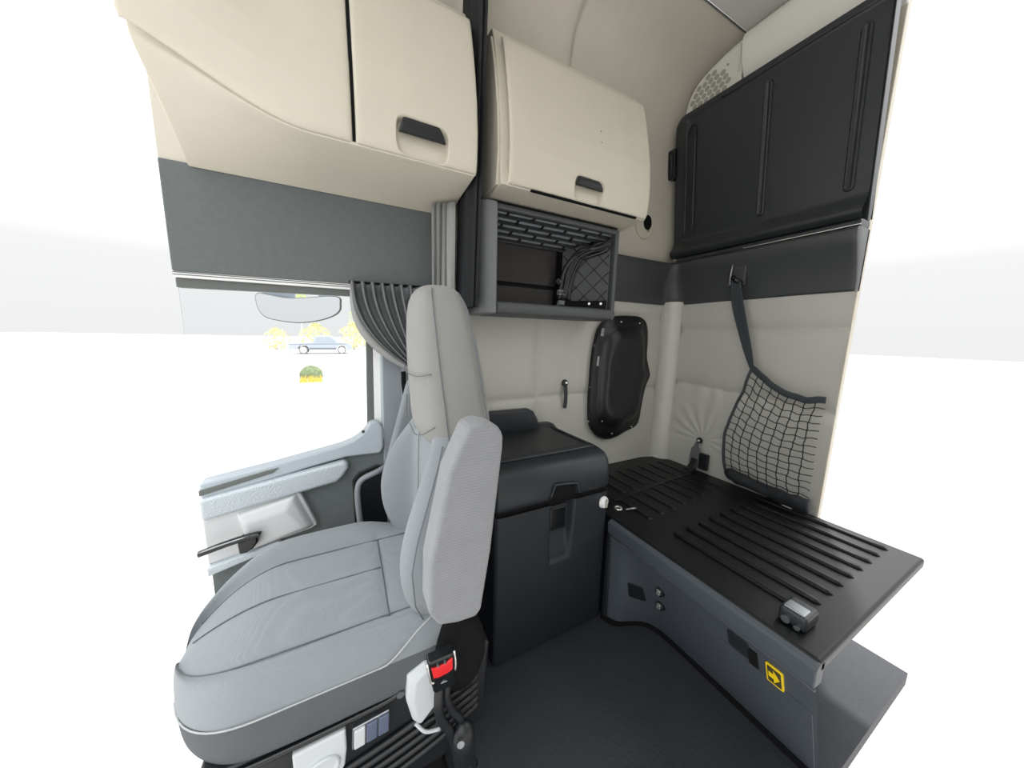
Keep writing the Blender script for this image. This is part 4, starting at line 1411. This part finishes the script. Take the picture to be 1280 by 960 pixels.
# white pull plate
wp = oprism('pull_plate', M['lever'], st, [(-2.46, 0.30), (-2.375, 0.315), (-2.352, 0.345), (-2.346, 0.39), (-2.346, 0.452), (-2.46, 0.449)], 0, 0.838, 0.858, 0.006, 3)
bm = NB()
a_loft(bm, [[(x, -2.405 + 0.044 * k * math.cos(t) , 0.368 + 0.034 * k * math.sin(t) + 0.2 * 0.044 * k * math.cos(t)) for t in [i * math.pi / 12 for i in range(24)]] for x, k in ((0.856, 1.0), (0.864, 0.97), (0.866, 0.9), (0.858, 0.78), (0.856, 0.3))])
emit('finger_pull', bm, M['lever'], wp, smooth=True)
# recliner cover, lever
bm = NB()
rings = []
for x, k in ((0.80, 1.0), (0.85, 1.0), (0.872, 0.92), (0.882, 0.75), (0.885, 0.4)):
    rings.append([(x, -2.045 + 0.080 * k * math.cos(t) * (1 + 0.12 * math.sin(t)), 0.53 + 0.125 * k * math.sin(t) - 0.25 * 0.08 * k * math.cos(t) * 0.5) for t in [i * math.pi / 14 for i in range(28)]])
a_loft(bm, rings)
emit('recliner_cover', bm, M['black_matte'], st, smooth=True)
bm = NB()
a_loft(bm, [[(x0, -2.195, 0.545), (x0, -2.15, 0.565), (x0, -2.09, 0.55), (x0, -2.075, 0.475), (x0, -2.12, 0.415), (x0, -2.168, 0.375), (x0, -2.185, 0.40), (x0, -2.20, 0.47)] for x0 in (0.845, 0.872)] +
       [[(0.884, -2.175, 0.525), (0.884, -2.145, 0.545), (0.884, -2.10, 0.535), (0.884, -2.09, 0.475), (0.884, -2.125, 0.425), (0.884, -2.163, 0.388), (0.884, -2.172, 0.41), (0.884, -2.182, 0.47)]])
lv = emit('recline_lever', bm, M['lever'], st, bevel=0.004, angle=15)
otube('cable_loop', M['lever'], st, [(0.855, -2.175, 0.36), (0.87, -2.15, 0.335), (0.875, -2.11, 0.325)], 0.005, 8, 5)

# seat belt buckle on its stalk
bb = thing('seat_belt_buckle', 'black seat belt buckle with a red button hanging at the near side of the seat', 'buckle', (0.94, -2.11, 0.3))
def bkp(a, b, c):
    """buckle frame: a across (towards the rear), b up the buckle, c out toward the cab middle"""
    base = Vector((0.935, -2.118, 0.602))
    ax = Vector((0.10, 0.97, 0.10)).normalized()
    bz = Vector((0.12, -0.05, 0.99)); bz = (bz - ax * bz.dot(ax)).normalized()
    cz = ax.cross(bz)
    return base + ax * a + bz * b + cz * c
bm = NB()
a_loft(bm, [[bkp(a * k, b, c) for a, c in ((-0.034, -0.012), (-0.034, 0.010), (-0.028, 0.016), (0.028, 0.016), (0.034, 0.010), (0.034, -0.012))] for b, k in ((-0.062, 0.80), (-0.055, 0.90), (0.0, 0.98), (0.045, 1.0), (0.052, 0.97))])
hs = emit('housing', bm, M['black_gloss'], bb, bevel=0.004, seg=3)
bm = NB()
a_loft(bm, [[bkp(a, b, c) for a, b in ((-0.024, 0.0), (-0.012, -0.004), (0.012, -0.002), (0.025, 0.004), (0.027, 0.042), (0.012, 0.034), (-0.012, 0.032), (-0.026, 0.036))] for c in (0.012, 0.0195)])
emit('release_button', bm, M['red'], bb, bevel=0.002)
bm = NB()
a_tube(bm, [bkp(-0.034, 0.048, 0.012), bkp(-0.033, 0.015, 0.016), bkp(-0.031, -0.012, 0.0175), bkp(-0.024, -0.016, 0.018)], 0.0028, 6, 4)
emit('bright_rim', bm, M['stud'], hs, smooth=True)
bm = NB()
a_tube(bm, [bkp(0.034, 0.054, 0.012), bkp(0.034, 0.02, 0.016), bkp(0.031, -0.004, 0.0175)], 0.0028, 6, 4)
emit('bright_rim', bm, M['stud'], hs, smooth=True)
for a in (-0.010, 0.008):
    bm = NB()
    a_disc(bm, bkp(a, 0.040, 0.019), bkp(0, 0, 1) - bkp(0, 0, 0), 0.003, 0.006, 10)
    emit('rivet', bm, M['steel'], hs)
bm = NB()
a_tube(bm, [bkp(-0.008, -0.032, 0.0165), bkp(0.0, -0.025, 0.0172), bkp(0.008, -0.032, 0.0165), bkp(-0.008, -0.032, 0.0165)], 0.0012, 5)
emit('triangle_mark', bm, M['steel'], hs)
otube('stalk', M['black'], bb, [bkp(-0.010, -0.05, 0), (0.935, -2.128, 0.50), (0.93, -2.122, 0.44), (0.925, -2.098, 0.38), (0.92, -2.085, 0.33), (0.92, -2.075, 0.27), (0.92, -2.06, 0.16)], 0.0125, 10, 6)
otube('stalk', M['black'], bb, [bkp(0.012, -0.05, 0), (0.93, -2.105, 0.50), (0.925, -2.09, 0.44), (0.92, -2.065, 0.39), (0.92, -2.06, 0.345), (0.925, -2.05, 0.30), (0.92, -2.02, 0.2)], 0.0105, 10, 6)
bm = NB()
rings = []
for t, r in ((0, 0.008), (0.1, 0.022), (0.4, 0.028), (0.75, 0.024), (1, 0.010)):
    p = Vector((0.93, -2.06, 0.385)).lerp(Vector((0.925, -2.055, 0.22)), t)
    rings.append([p + Vector((r * math.cos(a), r * 1.25 * math.sin(a), 0)) for a in [i * math.pi / 7 for i in range(14)]])
a_loft(bm, rings)
emit('anchor_boot', bm, M['black'], bb, smooth=True)
bm = NB()
a_disc(bm, (0.955, -2.075, 0.36), (1, -0.2, 0.2), 0.010, 0.01, 12)
emit('anchor_bolt', bm, M['steel'], bb)

# ------------------------------------------------------------------ outside the window
GZ = -0.85
bm = NB()
a_grid(bm, lambda u, v: (-160 + 230 * u, -90 + 180 * v, GZ), 40, 40)
g_ = emit('ground', bm, M['gravel'])
struct(g_)

# exterior mirror beyond the door
mr = thing('wing_mirror', 'white exterior mirror with dark rim outside the driver window', 'mirror', (-0.5, -2.5, 1.5))
mo = [(-2.712, 1.628), (-2.705, 1.575), (-2.685, 1.535), (-2.64, 1.512), (-2.53, 1.496), (-2.43, 1.506), (-2.355, 1.53), (-2.315, 1.56), (-2.308, 1.60), (-2.312, 1.628), (-2.36, 1.634), (-2.46, 1.625), (-2.56, 1.622), (-2.65, 1.638), (-2.695, 1.645)]
mp = catmull([Vector((0, y, z)) for y, z in mo + [mo[0]]], 5)[:-1]
mc = Vector((0, -2.51, 1.57))
def mring(x, k):
    return [(-0.45 + x + 0.60 * (p.y - mc.y) * k, mc.y + (p.y - mc.y) * k, mc.z + (p.z - mc.z) * k) for p in mp]
bm = NB()
a_loft(bm, [mring(-0.09, 0.4), mring(-0.08, 0.8), mring(-0.04, 0.97), mring(-0.004, 1.0)])
emit('housing', bm, M['mirror_shell'], mr, smooth=True)
bm = NB()
a_tube(bm, [Vector(p) for p in mring(0.0, 1.0)] + [Vector(mring(0.0, 1.0)[0])], 0.0045, 6)
emit('rim', bm, M['strip'], mr, smooth=True)
bm = NB()
bm.faces.new([bm.verts.new(p) for p in mring(0.0, 0.99)])
bm.faces.ensure_lookup_table()
emit('mirror_face', bm, M['mirror'], mr, solid=0.006)
bm = NB()
a_tube(bm, [(-0.560, -2.70, 1.622), (-0.541, -2.668, 1.628), (-0.533, -2.655, 1.598), (-0.560, -2.70, 1.60), (-0.560, -2.70, 1.622)], 0.002, 6)
emit('corner_mark', bm, M['strip'], mr)
oprism('mount_arm', M['mirror_shell'], mr, [(-2.69, 1.64), (-2.535, 1.625), (-2.535, 1.70), (-2.66, 1.70)], 0, -0.62, -0.56, 0.01)
oprism('mount_arm', M['mirror_shell'], mr, [(-2.42, 1.625), (-2.33, 1.632), (-2.32, 1.655), (-2.42, 1.70)], 0, -0.62, -0.56, 0.01)
otube('top_bar', M['mirror_shell'], mr, [(-0.59, -2.66, 1.70), (-0.59, -2.42, 1.695)], 0.014, 8, 0)

# pickup truck parked on the gravel
pk = thing('pickup_truck', 'blue grey pickup truck parked on the bright gravel beyond the window', 'truck', (-38.0, -4.6, GZ))
PY0 = -7.3
body = [(0.0, 0.55), (0.05, 1.05), (2.05, 1.12), (2.1, 1.18), (2.3, 1.78), (2.5, 1.84), (3.6, 1.84), (3.85, 1.78), (4.35, 1.22), (5.35, 1.10), (5.62, 1.0), (5.70, 0.6), (5.62, 0.45), (5.2, 0.42), (5.1, 0.72), (4.85, 0.92), (4.55, 0.92), (4.3, 0.72), (4.2, 0.42), (1.75, 0.42), (1.65, 0.72), (1.4, 0.92), (1.1, 0.92), (0.85, 0.72), (0.75, 0.48), (0.1, 0.5)]
bm = NB()
a_prism(bm, [(PY0 + y, GZ + z) for y, z in body], 0, -38.95, -37.05)
emit('body', bm, M['truck'], pk, bevel=0.03)
for ww in ([(2.42, 1.2), (2.52, 1.72), (3.1, 1.74), (3.1, 1.2)], [(3.18, 1.2), (3.18, 1.74), (3.62, 1.74), (4.12, 1.24)]):
    oprism('window', M['truck_glass'], pk, [(PY0 + y, GZ + z) for y, z in ww], 0, -37.06, -37.03, 0.0)
oprism('side_trim', M['tyre'], pk, [(PY0 + y, GZ + z) for y, z in ((1.8, 0.5), (4.15, 0.5), (4.15, 0.62), (1.8, 0.62))], 0, -37.06, -37.02, 0.0)
oprism('side_trim', M['tyre'], pk, [(PY0 + y, GZ + z) for y, z in ((0.1, 0.98), (5.2, 1.02), (5.2, 1.06), (0.1, 1.02))], 0, -37.06, -37.03, 0.0)
for y in (1.25, 4.7):
    for x in (-37.2, -38.8):
        bm = NB()
        a_disc(bm, (x, PY0 + y, GZ + 0.40), (1, 0, 0), 0.40, 0.28, 24)
        w_ = emit('wheel', bm, M['tyre'], pk, bevel=0.04)
        bm = NB()
        a_disc(bm, (x, PY0 + y, GZ + 0.40), (1, 0, 0), 0.31, 0.32, 20)
        emit('rim', bm, M['truck_wheel'], w_, bevel=0.02)

# autumn trees behind it
def tree(x, y, h, r, mm, n, label, seed, name='tree', z0=0.06):
    t = thing(name, label, 'tree', (x, y, GZ), None)
    rg = random.Random(seed)
    bm = NB()
    for k in range(n):
        a = rg.random() * 2 * math.pi
        q = rg.random() ** 0.5
        zz = h * (z0 + (1 - z0) * rg.random())
        rr = r * q * math.sin(math.pi * min(1, 0.12 + 0.83 * (zz / h)))
        c = Vector((x + rr * math.cos(a), y + rr * math.sin(a), GZ + zz))
        s = 0.10 + 0.16 * rg.random()
        e1 = Vector((rg.uniform(-1, 1), rg.uniform(-1, 1), rg.uniform(-1, 1))).normalized()
        e2 = e1.orthogonal().normalized()
        bm.faces.new([bm.verts.new(c + e1 * s), bm.verts.new(c + e2 * s * 0.6), bm.verts.new(c - e1 * s), bm.verts.new(c - e2 * s * 0.6)])
    emit('foliage', bm, mm, t)
    otube('trunk', M['bark'], t, [(x, y, GZ), (x + 0.1, y, GZ + h * 0.3), (x, y + 0.1, GZ + h * 0.6)], lambda q: 0.14 - 0.1 * q, 8, 3)
    return t
tree(-46.0, -9.6, 2.6, 1.5, M['leaf_yellow'], 260, 'small pale yellow tree, leftmost of the trees beyond the pickup truck', 1)
tree(-48.0, -5.6, 3.3, 2.0, M['leaf_yellow'], 420, 'broad yellow tree directly behind the pickup truck bed', 2)
tree(-47.0, -1.2, 3.6, 1.9, M['leaf_yellow'], 420, 'yellow tree behind the pickup truck cab', 3)
tree(-49.0, 3.3, 7.2, 2.2, M['leaf_yellow'], 520, 'tall pale autumn tree beside the tied-back curtain', 4)
tree(-56.0, 0.6, 8.2, 2.4, M['leaf_green'], 420, 'bright green tree standing behind the tall pale autumn tree', 5)
tree(-55.0, -7.8, 8.6, 2.3, M['leaf_green'], 420, 'bright green tree seen just above the exterior mirror', 6, z0=0.55)
# round shrub and dry grass
rb = thing('round_shrub', 'small round grey green shrub on the gravel in front of the pickup truck', 'shrub', (-17.2, -3.85, GZ))
bm = NB()
bmesh.ops.create_icosphere(bm, subdivisions=4, radius=0.50, matrix=Matrix.Translation((-17.2, -3.85, GZ + 0.12)))
for v in bm.verts:
    d_ = Vector(v.co) - Vector((-17.2, -3.85, GZ + 0.12))
    v.co += d_ * 0.10 * noise.noise(d_ * 9)
    if v.co.z < GZ - 0.05:
        v.co.z = GZ - 0.05
emit('foliage', bm, M['bush'], rb, smooth=True)
bm = NB()
rg = random.Random(9)
for k in range(160):
    y = -3.75 + rg.uniform(-0.42, 0.42)
    x = -15.6 + rg.uniform(-0.4, 0.4)
    h_ = 0.10 + 0.22 * rg.random()
    bm.faces.new([bm.verts.new((x, y - 0.02, GZ)), bm.verts.new((x, y + 0.02, GZ)), bm.verts.new((x + rg.uniform(-.1, .1), y + rg.uniform(-.08, .08), GZ + h_))])
o = emit('dry_grass', bm, M['grass_dry'])
o['kind'] = 'stuff'
tag(o, 'dry yellow grass tuft in front of the round shrub', 'grass')

# ------------------------------------------------------------------ light
w = bpy.data.worlds.new('overcast_sky')
S.world = w
w.use_nodes = True
bg = w.node_tree.nodes['Background']
bg.inputs['Strength'].default_value = 1.0
_nt = w.node_tree
_tc = _nt.nodes.new('ShaderNodeTexCoord')
_sx = _nt.nodes.new('ShaderNodeSeparateXYZ')
_cr = _nt.nodes.new('ShaderNodeValToRGB')
_nt.links.new(_tc.outputs['Generated'], _sx.inputs['Vector'])
_nt.links.new(_sx.outputs['Z'], _cr.inputs['Fac'])
_nt.links.new(_cr.outputs['Color'], bg.inputs['Color'])
_e = _cr.color_ramp.elements
_e[0].position = 0.0
_e[0].color = (0.875, 0.88, 0.885, 1)
_e[1].position = 1.0
_e[1].color = (3.4, 3.42, 3.46, 1)
_m = _cr.color_ramp.elements.new(0.15); _m.color = (0.92, 0.925, 0.93, 1)
_m = _cr.color_ramp.elements.new(0.5); _m.color = (2.4, 2.41, 2.43, 1)
sun = bpy.data.lights.new('sun', 'SUN')
sun.energy = 2.2
sun.angle = math.radians(4)
so = bpy.data.objects.new('sun', sun)
COL.objects.link(so)
so.rotation_euler = Vector((0.3, -0.6, -0.75)).to_track_quat('-Z', 'Y').to_euler()

# ------------------------------------------------------------------ camera
f_px = 401.0
a = Vector((-210, -65, f_px)).normalized()
b = Vector((780, -43, f_px))
b = (b - a * b.dot(a)).normalized()
X, Y = -a, b
Z = X.cross(Y)
# rows of the world->camera rotation (camera axes: right, down, forward)
right = Vector((X[0], Y[0], Z[0]))
down = Vector((X[1], Y[1], Z[1]))
fwd = Vector((X[2], Y[2], Z[2]))
cam = bpy.data.cameras.new('camera')
cam.sensor_width = 36.0
cam.lens = f_px / 1280.0 * 36.0
cam.clip_start = 0.02
cam.clip_end = 500
co = bpy.data.objects.new('camera', cam)
COL.objects.link(co)
m = Matrix(((right[0], -down[0], -fwd[0], 1.64), (right[1], -down[1], -fwd[1], -2.30), (right[2], -down[2], -fwd[2], 1.45), (0, 0, 0, 1)))
co.matrix_world = m
S.camera = co
S.view_settings.view_transform = 'Standard'
S.view_settings.look = 'None'
S.view_settings.exposure = 0.0
S.view_settings.gamma = 1.0
S.view_settings.use_curve_mapping = False
S.cycles.max_bounces = 10
